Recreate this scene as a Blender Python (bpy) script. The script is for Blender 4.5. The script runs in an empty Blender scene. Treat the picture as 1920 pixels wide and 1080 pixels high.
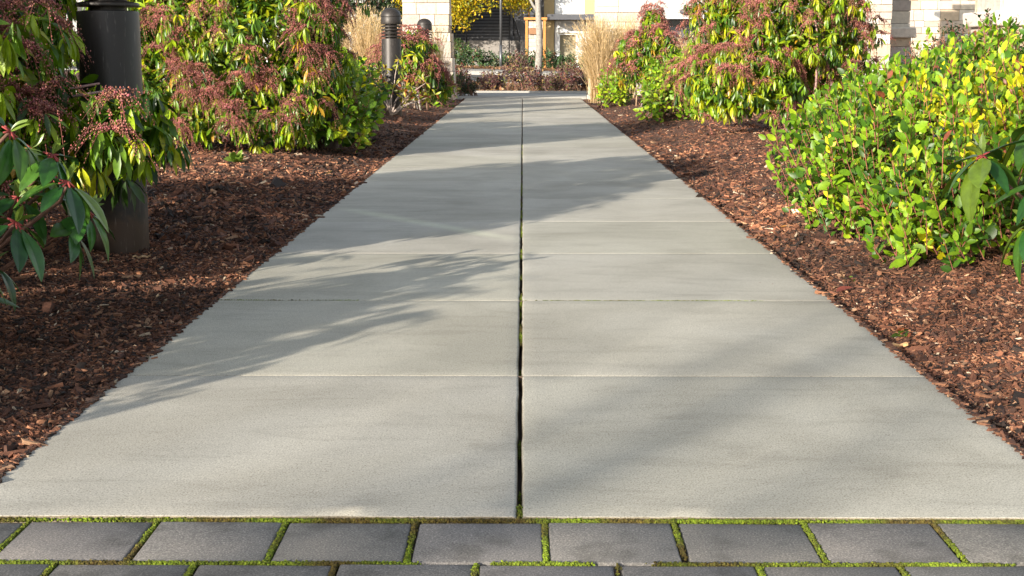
import bpy, math, random
import numpy as np
from mathutils import Vector, Matrix, noise
R = math.radians
random.seed(7); rng = np.random.default_rng(7)
scene = bpy.context.scene
col = scene.collection

# ------------------------------------------------------------ camera, sky, sun
FPX, CAMH = 2600.0, 0.72
PITCH = math.atan(442 / FPX)
cam_d = bpy.data.cameras.new("camera"); cam = bpy.data.objects.new("camera", cam_d); col.objects.link(cam)
cam_d.sensor_width = 36; cam_d.lens = 36 * FPX / 1920; cam_d.clip_start = 0.05; cam_d.clip_end = 2000
cam.location = (0, 0, CAMH)
cam.rotation_euler = (math.pi / 2 - PITCH, 0, math.atan(20 / FPX))
scene.camera = cam

SUN_AZ, SUN_EL = 36.0, 15.0            # shadows run 36 deg right of straight ahead
w = bpy.data.worlds.new("World"); scene.world = w; w.use_nodes = True
nt = w.node_tree
sky = nt.nodes.new('ShaderNodeTexSky'); sky.sky_type = 'NISHITA'; sky.sun_disc = False
sky.sun_elevation = R(SUN_EL); sky.sun_rotation = R(180 + SUN_AZ)
nt.nodes['Background'].inputs[1].default_value = 0.125
hs = nt.nodes.new('ShaderNodeHueSaturation'); hs.inputs['Saturation'].default_value = 0.5
nt.links.new(sky.outputs[0], hs.inputs['Color']); nt.links.new(hs.outputs[0], nt.nodes['Background'].inputs[0])
sd = bpy.data.lights.new("sun", 'SUN'); so = bpy.data.objects.new("sun", sd); col.objects.link(so)
sd.energy = 4.6; sd.angle = R(0.5); sd.color = (1.0, 0.91, 0.78)
a, e = R(SUN_AZ), R(SUN_EL)
sdir = Vector((math.sin(a) * math.cos(e), math.cos(a) * math.cos(e), -math.sin(e)))
so.rotation_euler = sdir.to_track_quat('-Z', 'Y').to_euler()
so.location = (-8, -10, 9)
scene.view_settings.view_transform = 'Standard'
scene.view_settings.look = 'None'
scene.view_settings.exposure = 0.98

def at(px, py, d):
    """world point seen at photo pixel (px,py) on the plane Y=d"""
    v = Vector(((px - 960) / FPX, (540 - py) / FPX, -1.0))
    v = cam.rotation_euler.to_matrix() @ v
    return Vector((0, 0, CAMH)) + v * (d / v.y)

# ------------------------------------------------------------ helpers
def tag(o, label=None, cat=None, group=None, kind=None):
    if label: o['label'] = label
    if cat: o['category'] = cat
    if group: o['group'] = group
    if kind: o['kind'] = kind
    return o
def empty(name, loc, label=None, cat=None, group=None, rz=0):
    o = bpy.data.objects.new(name, None); col.objects.link(o); o.location = loc; o.rotation_euler.z = rz
    o.empty_display_size = 0.2
    return tag(o, label, cat, group)
def copy_tree(o, parent=None):
    c = o.copy(); col.objects.link(c); c.parent = parent
    for ch in o.children: copy_tree(ch, c)
    return c

def raw_mesh(name, V, sizes, idx, mat, parent=None, cols=None, smooth=True, origin=None):
    V = np.asarray(V, dtype=np.float32).reshape(-1, 3)
    if origin is not None: V = V - np.array(origin, dtype=np.float32)
    me = bpy.data.meshes.new(name)
    me.vertices.add(len(V)); me.vertices.foreach_set('co', V.ravel())
    sizes = np.asarray(sizes, dtype=np.int32); idx = np.asarray(idx, dtype=np.int32)
    me.loops.add(len(idx)); me.loops.foreach_set('vertex_index', idx)
    me.polygons.add(len(sizes))
    st = np.concatenate([[0], np.cumsum(sizes)[:-1]]).astype(np.int32)
    me.polygons.foreach_set('loop_start', st)
    try: me.polygons.foreach_set('loop_total', sizes)
    except Exception: pass
    me.polygons.foreach_set('use_smooth', np.full(len(sizes), smooth, dtype=bool))
    if cols is not None:
        at_ = me.color_attributes.new('col', 'FLOAT_COLOR', 'POINT')
        c = np.ones((len(V), 4), dtype=np.float32); c[:, :3] = cols
        at_.data.foreach_set('color', c.ravel())
    me.update(calc_edges=True); me.validate()
    me.materials.append(mat)
    o = bpy.data.objects.new(name, me); col.objects.link(o)
    if parent is not None: o.parent = parent
    return o

class MB:
    def __init__(s): s.v = []; s.f = []; s.c = []
    def add(s, vs, fs, c=(.5, .5, .5)):
        b = len(s.v); s.v += [tuple(p) for p in vs]; s.f += [tuple(i + b for i in f) for f in fs]; s.c += [c] * len(vs)
    def box(s, a, b, c=(.5, .5, .5), M=None, taper=0):
        x0, y0, z0 = a; x1, y1, z1 = b
        vs = [Vector(p) for p in ((x0, y0, z0), (x1, y0, z0), (x1, y1, z0), (x0, y1, z0), (x0, y0, z1), (x1, y0, z1), (x1, y1, z1), (x0, y1, z1))]
        if taper:
            for p in vs[4:]:
                p.x += taper if p.x == x0 else -taper; p.y += taper if p.y == y0 else -taper
        if M is not None: vs = [M @ p for p in vs]
        s.add(vs, [(0, 3, 2, 1), (4, 5, 6, 7), (0, 1, 5, 4), (1, 2, 6, 5), (2, 3, 7, 6), (3, 0, 4, 7)], c)
    def tube(s, pts, rad, c=(.5, .5, .5), n=5, cap=True):
        pts = [Vector(p) for p in pts]; m = len(pts); vs = []
        for i, p in enumerate(pts):
            t = (pts[min(i + 1, m - 1)] - pts[max(i - 1, 0)]).normalized()
            u = t.orthogonal().normalized() if abs(t.z) > .9 else t.cross(Vector((0, 0, 1))).normalized()
            w_ = t.cross(u); r = rad[i] if hasattr(rad, '__len__') else rad
            for k in range(n):
                q = 2 * math.pi * k / n; vs.append(p + u * (r * math.cos(q)) + w_ * (r * math.sin(q)))
        fs = [(i * n + k, i * n + (k + 1) % n, (i + 1) * n + (k + 1) % n, (i + 1) * n + k) for i in range(m - 1) for k in range(n)]
        if cap: fs += [tuple(range(n))[::-1], tuple((m - 1) * n + k for k in range(n))]
        s.add(vs, fs, c)
    def lathe(s, prof, n=48, c=(.5, .5, .5)):
        vs = []; m = len(prof)
        for r, z in prof:
            for k in range(n):
                q = 2 * math.pi * k / n; vs.append((r * math.cos(q), r * math.sin(q), z))
        fs = [(i * n + k, i * n + (k + 1) % n, (i + 1) * n + (k + 1) % n, (i + 1) * n + k) for i in range(m - 1) for k in range(n)]
        fs += [tuple(range(n))[::-1], tuple((m - 1) * n + k for k in range(n))]
        s.add(vs, fs, c)
    def build(s, name, mat, parent=None, smooth=False, bevel=0, segs=2, loc=None):
        sizes = [len(f) for f in s.f]; idx = [i for f in s.f for i in f]
        o = raw_mesh(name, s.v, sizes, idx, mat, parent, np.array(s.c, dtype=np.float32), smooth)
        if bevel:
            m = o.modifiers.new('bevel', 'BEVEL'); m.width = bevel; m.segments = segs; m.limit_method = 'ANGLE'
        if loc is not None: o.location = loc
        return o

# ------------------------------------------------------------ materials
def new_mat(name):
    m = bpy.data.materials.new(name); m.use_nodes = True
    n = m.node_tree.nodes; l = m.node_tree.links
    return m, n, l, n['Principled BSDF']
def ramp(n, l, src, stops):
    r = n.new('ShaderNodeValToRGB'); el = r.color_ramp.elements
    el[0].position, el[0].color = stops[0][0], (*stops[0][1], 1)
    el[1].position, el[1].color = stops[-1][0], (*stops[-1][1], 1)
    for p, c in stops[1:-1]:
        x = el.new(p); x.color = (*c, 1)
    l.new(src, r.inputs[0]); return r.outputs[0]
def tex_noise(n, l, scale, detail=4, vec=None, rough=.55, dist=0):
    t = n.new('ShaderNodeTexNoise'); t.inputs['Scale'].default_value = scale; t.inputs['Detail'].default_value = detail
    t.inputs['Roughness'].default_value = rough; t.inputs['Distortion'].default_value = dist
    if vec: l.new(vec, t.inputs['Vector'])
    return t.outputs[0]
def objco(n, l, scale=(1, 1, 1), rot=(0, 0, 0)):
    tc = n.new('ShaderNodeTexCoord'); mp = n.new('ShaderNodeMapping'); mp.inputs['Scale'].default_value = scale; mp.inputs['Rotation'].default_value = rot
    l.new(tc.outputs['Object'], mp.inputs[0]); return mp.outputs[0]
def mixc(n, l, a, b, fac, mode='MIX'):
    m = n.new('ShaderNodeMix'); m.data_type = 'RGBA'; m.blend_type = mode
    for s, k in ((a, 6), (b, 7)):
        if isinstance(s, tuple): m.inputs[k].default_value = (*s, 1)
        else: l.new(s, m.inputs[k])
    if isinstance(fac, (int, float)): m.inputs[0].default_value = fac
    else: l.new(fac, m.inputs[0])
    return m.outputs[2]
def bump(n, l, h, p, strength=.5, dist=.01, prev=None):
    b = n.new('ShaderNodeBump'); b.inputs['Strength'].default_value = strength; b.inputs['Distance'].default_value = dist
    l.new(h, b.inputs['Height'])
    if prev: l.new(prev, b.inputs['Normal'])
    if p: l.new(b.outputs[0], p.inputs['Normal'])
    return b.outputs[0]
def attr(n):
    t = n.new('ShaderNodeAttribute'); t.attribute_name = 'col'; return t.outputs['Color']

def m_simple(name, c, rough=.7, var=.15, scale=20, metal=0, bstr=.1):
    m, n, l, p = new_mat(name)
    v = objco(n, l)
    f = tex_noise(n, l, scale, 5, v)
    cc = ramp(n, l, f, [(.3, tuple(x * (1 - var) for x in c)), (.7, tuple(min(1, x * (1 + var)) for x in c))])
    l.new(cc, p.inputs['Base Color']); p.inputs['Roughness'].default_value = rough; p.inputs['Metallic'].default_value = metal
    if bstr: bump(n, l, f, p, bstr, .005)
    return m
def m_leaf(name, rough=.42, trans=.22, spec=.5):
    m, n, l, p = new_mat(name)
    c = attr(n); v = objco(n, l)
    f = tex_noise(n, l, 45, 3, v)
    k = ramp(n, l, f, [(.3, (.72, .72, .72)), (.7, (1.2, 1.2, 1.1))])
    cc = mixc(n, l, c, k, 1.0, 'MULTIPLY')
    l.new(cc, p.inputs['Base Color']); p.inputs['Roughness'].default_value = rough
    p.inputs['Specular IOR Level'].default_value = spec
    tr = n.new('ShaderNodeBsdfTranslucent'); l.new(mixc(n, l, cc, (.9, 1.0, .25), .9, 'MULTIPLY'), tr.inputs[0])
    mx = n.new('ShaderNodeMixShader'); mx.inputs[0].default_value = trans
    l.new(p.outputs[0], mx.inputs[1]); l.new(tr.outputs[0], mx.inputs[2])
    l.new(mx.outputs[0], n['Material Output'].inputs[0])
    return m
def m_attr(name, rough=.8, nscale=30, var=.25, bstr=.4, bd=.01):
    m, n, l, p = new_mat(name)
    c = attr(n); v = objco(n, l); f = tex_noise(n, l, nscale, 6, v, .65)
    k = ramp(n, l, f, [(.3, (1 - var,) * 3), (.7, (1 + var,) * 3)])
    l.new(mixc(n, l, c, k, 1.0, 'MULTIPLY'), p.inputs['Base Color']); p.inputs['Roughness'].default_value = rough
    if bstr: bump(n, l, f, p, bstr, bd)
    return m

def m_concrete():
    m, n, l, p = new_mat('concrete')
    v = objco(n, l)
    big = tex_noise(n, l, 1.6, 6, v, .6, .5)
    base = ramp(n, l, big, [(.36, (.40, .383, .335)), (.5, (.465, .447, .395)), (.64, (.52, .503, .45))])
    vs = objco(n, l, (14, 120, 40))
    br = tex_noise(n, l, 3.0, 5, vs, .7)               # broomed across the path
    brc = ramp(n, l, br, [(.36, (.74, .72, .70)), (.5, (1, 1, 1)), (.64, (1.16, 1.16, 1.16))])
    c = mixc(n, l, base, brc, .45, 'MULTIPLY')
    sp = tex_noise(n, l, 300, 3, v, .8)
    spc = ramp(n, l, sp, [(.36, (.52, .50, .47)), (.48, (1, 1, 1)), (.62, (1.22, 1.22, 1.2))])
    c = mixc(n, l, c, spc, 1.0, 'MULTIPLY')
    vst = objco(n, l, (1.2, 5, 1), (0, 0, R(-8)))
    st = tex_noise(n, l, 2.3, 5, vst, .6, 1.0)
    stc = ramp(n, l, st, [(.36, (.74, .73, .71)), (.47, (1, 1, 1)), (.66, (1.07, 1.07, 1.05))])
    c = mixc(n, l, c, stc, .35, 'MULTIPLY')
    c = mixc(n, l, c, attr(n), 1, 'MULTIPLY')
    po = tex_noise(n, l, 110, 5, v, .8)
    c = mixc(n, l, c, ramp(n, l, po, [(.33, (.68, .66, .63)), (.43, (1, 1, 1)), (.62, (1.06, 1.06, 1.05)), (.7, (1.2, 1.2, 1.18))]), .9, 'MULTIPLY')
    # one long faint pale streak running obliquely across the left slabs
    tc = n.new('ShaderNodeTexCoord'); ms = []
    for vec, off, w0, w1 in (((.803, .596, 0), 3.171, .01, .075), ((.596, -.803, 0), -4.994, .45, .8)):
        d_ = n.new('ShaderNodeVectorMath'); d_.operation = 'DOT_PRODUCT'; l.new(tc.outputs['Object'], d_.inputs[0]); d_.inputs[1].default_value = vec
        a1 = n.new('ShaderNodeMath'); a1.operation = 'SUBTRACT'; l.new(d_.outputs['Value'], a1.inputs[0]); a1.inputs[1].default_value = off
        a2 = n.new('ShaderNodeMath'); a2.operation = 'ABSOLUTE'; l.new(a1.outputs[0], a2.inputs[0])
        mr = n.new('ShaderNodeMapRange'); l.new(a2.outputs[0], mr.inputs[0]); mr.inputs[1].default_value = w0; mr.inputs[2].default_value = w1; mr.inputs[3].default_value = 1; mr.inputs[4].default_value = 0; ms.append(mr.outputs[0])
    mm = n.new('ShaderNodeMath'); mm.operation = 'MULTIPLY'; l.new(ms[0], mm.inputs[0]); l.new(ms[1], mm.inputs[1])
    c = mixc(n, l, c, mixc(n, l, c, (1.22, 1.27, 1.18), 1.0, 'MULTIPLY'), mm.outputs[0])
    # dark little dirt marks
    vd = objco(n, l, (6, 16, 6)); dn = tex_noise(n, l, 4.0, 8, vd, .75)
    dc = ramp(n, l, dn, [(.29, (.45, .43, .40)), (.37, (1, 1, 1)), (1, (1, 1, 1))])
    c = mixc(n, l, c, dc, .4, 'MULTIPLY')
    ge = n.new('ShaderNodeNewGeometry'); sx = n.new('ShaderNodeSeparateXYZ'); l.new(ge.outputs['True Normal'], sx.inputs[0])
    c = mixc(n, l, c, ramp(n, l, sx.outputs[2], [(.35, (.42, .37, .30)), (.9, (1, 1, 1))]), 1, 'MULTIPLY')   # rough brown cut edges
    l.new(c, p.inputs['Base Color']); p.inputs['Roughness'].default_value = .85
    p.inputs['Specular IOR Level'].default_value = .25
    b1 = bump(n, l, br, None, .22, .0015)
    bump(n, l, sp, p, .35, .0015, b1)
    return m
def m_paver():
    m, n, l, p = new_mat('paver concrete')
    v = objco(n, l); a0 = attr(n)
    sp = tex_noise(n, l, 330, 4, v, .8)
    spc = ramp(n, l, sp, [(.34, (.45, .44, .43)), (.48, (1, 1, 1)), (.57, (1.35, 1.33, 1.3)), (.64, (2.4, 2.35, 2.3))])
    c = mixc(n, l, a0, spc, .9, 'MULTIPLY')
    bg = tex_noise(n, l, 9, 6, v, .6)
    c = mixc(n, l, c, ramp(n, l, bg, [(.36, (.62, .62, .60)), (.47, (.98, .98, .98)), (.64, (1.15, 1.13, 1.1))]), .85, 'MULTIPLY')
    l.new(c, p.inputs['Base Color']); p.inputs['Roughness'].default_value = .85
    bump(n, l, sp, p, .5, .002)
    return m
def m_mulch():
    m, n, l, p = new_mat('mulch soil')
    v = objco(n, l)
    vo = n.new('ShaderNodeTexVoronoi'); vo.inputs['Scale'].default_value = 75; vo.inputs['Randomness'].default_value = 1
    v2 = objco(n, l, (1, 1.8, 1), (0, 0, .5)); l.new(v2, vo.inputs['Vector'])
    rgb = n.new('ShaderNodeSeparateColor'); l.new(vo.outputs['Color'], rgb.inputs[0])
    c = ramp(n, l, rgb.outputs[0], [(0, (.018, .011, .009)), (.35, (.07, .03, .018)), (.7, (.15, .06, .034)), (.93, (.26, .12, .065)), (1, (.38, .24, .15))])
    big = tex_noise(n, l, 2.2, 5, v)
    c = mixc(n, l, c, ramp(n, l, big, [(.3, (.6, .6, .6)), (.7, (1.25, 1.15, 1.1))]), 1, 'MULTIPLY')
    l.new(c, p.inputs['Base Color']); p.inputs['Roughness'].default_value = .9
    bump(n, l, vo.outputs['Distance'], p, .9, .012)
    return m
def m_paint(name, c, rough=.42):
    m, n, l, p = new_mat(name)
    v = objco(n, l); f = tex_noise(n, l, 5, 6, v)
    pc = ramp(n, l, f, [(.3, tuple(x * .85 for x in c)), (.7, tuple(x * 1.15 for x in c))])
    sx = n.new('ShaderNodeSeparateXYZ'); l.new(v, sx.inputs[0]); dn = tex_noise(n, l, 22, 6, v, .75)
    ad = n.new('ShaderNodeMath'); ad.operation = 'MULTIPLY_ADD'; l.new(dn, ad.inputs[0]); ad.inputs[1].default_value = -.16; l.new(sx.outputs[2], ad.inputs[2])
    mk = ramp(n, l, ad.outputs[0], [(0, (.35, .35, .35)), (.05, (0, 0, 0))])           # browner towards the ground, edge broken up by noise
    pc = mixc(n, l, pc, (.16, .085, .045), mk)
    sc = tex_noise(n, l, 1.0, 3, objco(n, l, (90, 90, 9)), .8)
    pc = mixc(n, l, pc, ramp(n, l, sc, [(.60, (0, 0, 0)), (.72, (.09, .08, .07))]), 1.0, 'ADD')   # dusty scratches
    l.new(pc, p.inputs['Base Color'])
    r = n.new('ShaderNodeMapRange'); l.new(f, r.inputs[0]); r.inputs[3].default_value = rough - .08; r.inputs[4].default_value = rough + .15
    l.new(r.outputs[0], p.inputs['Roughness'])
    p.inputs['Metallic'].default_value = .25
    g = tex_noise(n, l, 260, 3, v); bump(n, l, g, p, .12, .001)
    return m

M = dict(
    concrete=m_concrete(), paver=m_paver(), mulch=m_mulch(),
    leaf=m_leaf('glossy leaf', .38, .22), leaf_soft=m_leaf('broad leaf', .42, .28, .4), leaf_dark=m_leaf('leathery leaf', .36, .12, .5),
    bud=m_attr('red flower buds', .6, 60, .2, 0), stem=m_attr('woody stem', .8, 40, .3, .3, .004),
    chip=m_attr('bark chip', .85, 90, .35, .3, .003), straw=m_leaf('dry grass', .6, .3, .2),
    stone=m_attr('buff ledge stone', .85, 14, .16, .6, .02),
    mortar=m_simple('mortar', (.26, .21, .17), .9, .1, 30), moss=m_attr('moss', .95, 80, .35, .8, .006),
    bronze=m_paint('dark bronze paint', (.034, .029, .026)), black=m_simple('dark inner', (.01, .01, .011), .6, .1),
    asphalt=m_simple('asphalt', (.065, .065, .063), .9, .2, 60), kerb=m_simple('kerb concrete', (.36, .35, .32), .9, .12, 8),
    line=m_simple('road paint', (.75, .75, .73), .6, .08, 9), soil=m_simple('ground soil', (.10, .07, .05), .95, .3, 3),
    beige=m_simple('beige stucco', (.50, .38, .20), .85, .04, 8), white=m_simple('white wall', (.78, .79, .80), .7, .03, 5),
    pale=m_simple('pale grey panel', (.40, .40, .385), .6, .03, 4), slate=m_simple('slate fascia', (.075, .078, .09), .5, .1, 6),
    cream=m_simple('cream recess', (.36, .32, .22), .8, .06, 4), glass=m_simple('dark glass', (.02, .025, .03), .15, .1, 2, 0, 0),
    orange=m_simple('orange timber', (.52, .22, .05), .6, .15, 12), brown=m_simple('brown timber', (.26, .13, .06), .6, .2, 12),
    step=m_simple('step concrete', (.24, .22, .20), .85, .1, 4), shaded_step=m_simple('shaded step concrete', (.055, .055, .058), .85, .2, 4),  # second step colour has the shade of the upper flight painted in
    nosing=m_simple('lit step nosing', (.13, .13, .135), .8, .1, 10), steel=m_simple('grey steel', (.12, .125, .135), .4, .08, 8, .5),  # nosing colour paints the light caught on the shaded step edges
    bark=m_simple('pale smooth bark', (.27, .25, .22), .85, .3, 24, 0, .5), dbark=m_simple('dark bark', (.07, .05, .04), .9, .3, 14, 0, .6),
    roof=m_simple('roof', (.12, .11, .11), .8, .1))

# ------------------------------------------------------------ terrain
PL, PR, PY0, PY1 = -0.905, 0.915, 2.09, 22.3
def sm(t): t = max(0.0, min(1.0, t)); return t * t * (3 - 2 * t)
def bedz(x, y):
    e_ = (PL - x) if x < 0 else (x - PR)
    z = -.022 + .085 * sm(e_ / .75) + .03 * sm((e_ - .7) / 2)
    z += .022 * sm(e_ / .3) * noise.noise((x * 1.7, y * 1.3, 3.1)) + .008 * sm(e_ / .15) * noise.noise((x * 7, y * 7, .1))
    z += -.03 * math.exp(-(((x + 1.48) / .2) ** 2 + ((y - 4.84) / .2) ** 2))
    if y < PY0 and abs(x) < 1.5: z = -.12
    return z
def grid(name, xs, ys, zf, mat):
    nx, ny = len(xs), len(ys)
    V = [(x, y, zf(x, y)) for y in ys for x in xs]
    idx = [k for j in range(ny - 1) for i in range(nx - 1) for k in (j * nx + i, j * nx + i + 1, (j + 1) * nx + i + 1, (j + 1) * nx + i)]
    return raw_mesh(name, V, [4] * ((nx - 1) * (ny - 1)), idx, mat)
def tilt(x, y): return -.03 * x * sm((y - 24) / 8) if abs(x) < 60 else -.03 * 60 * math.copysign(1, x) * sm((y - 24) / 8)
def glow(x, y): return -.20 + tilt(x, y)

gx = [-400, -150, -60, -30, -15, -8, -4, 0, 4, 8, 15, 30, 60, 150, 400]; gy = [-300, -60, -20, -4, 0, 10, 20, 24, 26, 28, 30, 32, 40, 70, 120, 300, 900]
tag(grid('ground', gx, gy, glow, M['soil']), kind='structure')
ys_b = list(np.concatenate([np.arange(-6, 2, .5), [2.0, 2.085], np.arange(2.1, 9, .035), np.arange(9, 22.4, .09)]))
tag(grid('mulch_bed_left', list(np.concatenate([-np.arange(9, 3, -.4), -np.arange(3, .93, -.035), [-.93, -.91, -.9055]])), ys_b, bedz, M['mulch']), kind='structure')
tag(grid('mulch_bed_right', list(np.concatenate([[.9155, .92, .94], np.arange(.96, 3, .035), np.arange(3, 9.1, .4)])), ys_b, bedz, M['mulch']), kind='structure')

# concrete path: two columns of slabs, joint every S
def slab(mb, x0, x1, y0, y1):
    # rounded-edge slab with a slightly wandering outline
    nx, ny = 30, 18; bz = .05
    r, ry = .006, .0022
    def prof(t, T, r):                                  # edge distance -> drop
        d_ = min(t, T - t)
        return 0 if d_ > r else -(r - math.sqrt(max(0, r * r - (r - d_) ** 2)))
    def ts(T, n, r):
        inner = [r + (T - 2 * r) * i / n for i in range(n + 1)]
        return [0, r * .12, r * .35, r * .65] + inner + [T - r * .65, T - r * .35, T - r * .12, T]
    tx, ty = ts(x1 - x0, nx, r), ts(y1 - y0, ny, ry)
    vs = []
    for b in ty:
        for a_ in tx:
            x, y = x0 + a_, y0 + b
            dz = min(prof(a_, x1 - x0, r), prof(b, y1 - y0, ry))
            wob = .0022 * noise.noise((x * 22, y * 22, 1)) + .0018 * noise.noise((x * 60, y * 60, 5))
            ex = 1 if (a_ < r or a_ > x1 - x0 - r) else 0; ey = 1 if (b < ry or b > y1 - y0 - ry) else 0
            vs.append((x + wob * ex, y + wob * ey * (1 if y0 < 2.1 and b < ry else .12), dz + .0004 * noise.noise((x * 5, y * 5, 9))))
    nX, nY = len(tx), len(ty); fs = []
    for j in range(nY - 1):
        for i in range(nX - 1): fs.append((j * nX + i, j * nX + i + 1, (j + 1) * nX + i + 1, (j + 1) * nX + i))
    ring = [i for i in range(nX)] + [j * nX + nX - 1 for j in range(1, nY)] + [(nY - 1) * nX + i for i in range(nX - 2, -1, -1)] + [j * nX for j in range(nY - 2, 0, -1)]
    b0 = len(vs)
    for k in ring: vs.append((vs[k][0], vs[k][1], -bz))
    m_ = len(ring)
    for k in range(m_): fs.append((ring[(k + 1) % m_], ring[k], b0 + k, b0 + (k + 1) % m_))
    g = random.uniform(.93, 1.05); mb.add(vs, fs, (g, g * random.uniform(.985, 1.0), g * random.uniform(.95, .985)))
S = .963
joints = [PY0 + S * i for i in range(22)]; joints[-1] = PY1
pm = MB()
for i in range(21):
    a0, b0 = joints[i] + (.0012 if i else 0), joints[i + 1] - .0012
    slab(pm, PL, -.0085, a0, b0); slab(pm, -.001, PR, a0, b0)
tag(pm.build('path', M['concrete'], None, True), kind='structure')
jb = MB(); jb.box((PL + .01, PY0 + .01, -.19), (PR - .01, PY1, -.035))
for yj in joints[1:-1]: jb.box((PL + .004, yj - .0012, -.035), (PR - .004, yj + .0012, -.0010))
tag(jb.build('path_base', M['soil']), kind='structure')

# pavers in front
pv = MB(); PIT, ROW, PZ = .2025, .181, -.006
for r_ in range(9):
    y1 = PY0 - .012 - ROW * r_; y0 = y1 - ROW + .009
    off = .035 - (0 if r_ % 2 == 0 else PIT / 2)
    for k in range(-7, 8):
        x0 = off + k * PIT + .0055; x1 = x0 + PIT - .011
        g = random.uniform(.17, .20); jx = [random.uniform(-.0012, .0012) for _ in range(4)]; dz = random.uniform(-.0008, .0008)
        cc = Vector(((x0 + x1) / 2, (y0 + y1) / 2, 0)); M4 = Matrix.Translation(cc + Vector((jx[0], jx[1], dz))) @ Matrix.Rotation(random.uniform(-.006, .006), 4, 'X') @ Matrix.Rotation(random.uniform(-.006, .006), 4, 'Y') @ Matrix.Translation(-cc)
        pv.box((x0, y0, PZ - .06), (x1, y1, PZ), (g, g * random.uniform(.93, .95), g * random.uniform(.86, .90)), M4)
o = tag(pv.build('pavement', M['paver'], None, True, bevel=.0035, segs=2), kind='structure')
pb = MB(); pb.box((-1.49, .3, -.19), (1.49, PY0 - .001, PZ - .012))
tag(pb.build('pavement_bedding', M['soil']), kind='structure')

# ------------------------------------------------------------ scattered instances baked in numpy
TET_F = np.array([[0, 1, 2, 3], [4, 7, 6, 5], [0, 4, 5, 1], [1, 5, 6, 2], [2, 6, 7, 3], [3, 7, 4, 0]])
def boxes(name, P, size, yaw, pitch, roll, cols, mat, **kw):
    n_ = len(P)
    T = np.array([[-1, -1, -1], [1, -1, -1], [1, 1, -1], [-1, 1, -1], [-1, -1, 1], [1, -1, 1], [1, 1, 1], [-1, 1, 1]]) * .5
    V = T[None] * size[:, None, :]
    V[:, :, 1] *= 1 + .55 * np.sign(V[:, :, 0]) * rng.uniform(-1, 1, (n_, 1))       # tapered shreds
    V += rng.normal(0, .07, V.shape) * size[:, None, :]
    cy, sy, cp, sp, cr, sr = np.cos(yaw), np.sin(yaw), np.cos(pitch), np.sin(pitch), np.cos(roll), np.sin(roll)
    def rot(V, a_, b_, c, s):
        x = V[:, :, a_] * c[:, None] - V[:, :, b_] * s[:, None]; y = V[:, :, a_] * s[:, None] + V[:, :, b_] * c[:, None]
        V[:, :, a_] = x; V[:, :, b_] = y
    rot(V, 1, 2, cr, sr); rot(V, 0, 2, cp, sp); rot(V, 0, 1, cy, sy)
    V += P[:, None, :]
    idx = (TET_F[None] + (np.arange(n_) * 8)[:, None, None]).ravel()
    F = len(TET_F) * n_
    return raw_mesh(name, V.reshape(-1, 3), np.full(F, 4), idx, mat, cols=np.repeat(cols, 8, 0), smooth=False, **kw)

CH = np.array([(.025, .014, .010), (.06, .025, .015), (.11, .042, .023), (.17, .068, .036), (.26, .115, .06), (.36, .20, .115), (.50, .38, .27)])
CP = np.array([.19, .22, .22, .19, .125, .045, .01])
def mulch(side, n_, d0, d1, sz):
    u = rng.uniform(0, 1, n_); d = 1 / (1 / d1 + u * (1 / d0 - 1 / d1)) if d1 > d0 else None
    wmax = .39 * d + .35
    inner = PL if side < 0 else PR
    x = side * (abs(inner) - .004 + (np.maximum(wmax - .9, .2)) * rng.uniform(0, 1, n_) ** 1.0)
    z = np.array([bedz(a_, b_) for a_, b_ in zip(x, d)])
    L = sz * rng.lognormal(0, .5, n_); shred = rng.uniform(0, 1, n_) < .35; L = np.where(shred, L * 1.7, L)
    size = np.stack([L, L * np.where(shred, rng.uniform(.06, .16, n_), rng.uniform(.25, .65, n_)), L * rng.uniform(.1, .25, n_)], 1)
    P = np.stack([x, d, z + rng.uniform(-.002, .007, n_)], 1)
    pt = np.array([noise.noise((a_ * 1.3, b_ * 1.3, 2)) + .6 * noise.noise((a_ * 4.5, b_ * 4.5, 8)) for a_, b_ in zip(x, d)])[:, None]
    c = CH[rng.choice(7, n_, p=CP)] * rng.uniform(.7, 1.3, (n_, 1)) * np.clip(1 + pt * .75, .45, 1.6) * np.array([1.12, 1.14, 1.12])
    return P, size, rng.uniform(0, 6.28, n_), rng.normal(0, .35, n_), rng.normal(0, .35, n_), c
def edge(side, n_):
    # crumbs and chips spilled onto the slab edge
    P, size, a1, a2, a3, c = mulch(side, n_, 2.1, 22, .007)
    off = np.abs(rng.normal(0, 1, n_)) * (.003 + .008 * np.clip(np.array([noise.noise((side * 3, y * 2.3, 1)) for y in P[:, 1]]) + .1, 0, 1))
    P[:, 0] = (PL + off) if side < 0 else (PR - off); P[:, 2] = .0015
    return P, size, a1, a2 * .3, a3 * .3, c * .8
for side, nm in ((-1, 'left'), (1, 'right')):
    A = [mulch(side, 120000, 2.1, 6.5, .0075), mulch(side, 70000, 5, 22.2, .014), mulch(side, 900, 2.1, 9, .018), edge(side, 2600)]
    q = [np.concatenate([a_[k] for a_ in A]) for k in range(6)]
    tag(boxes('bark_mulch', *q, M['chip']), 'shredded reddish brown bark mulch covering the bed on the %s of the path' % nm, 'bark mulch', kind='stuff')
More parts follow.
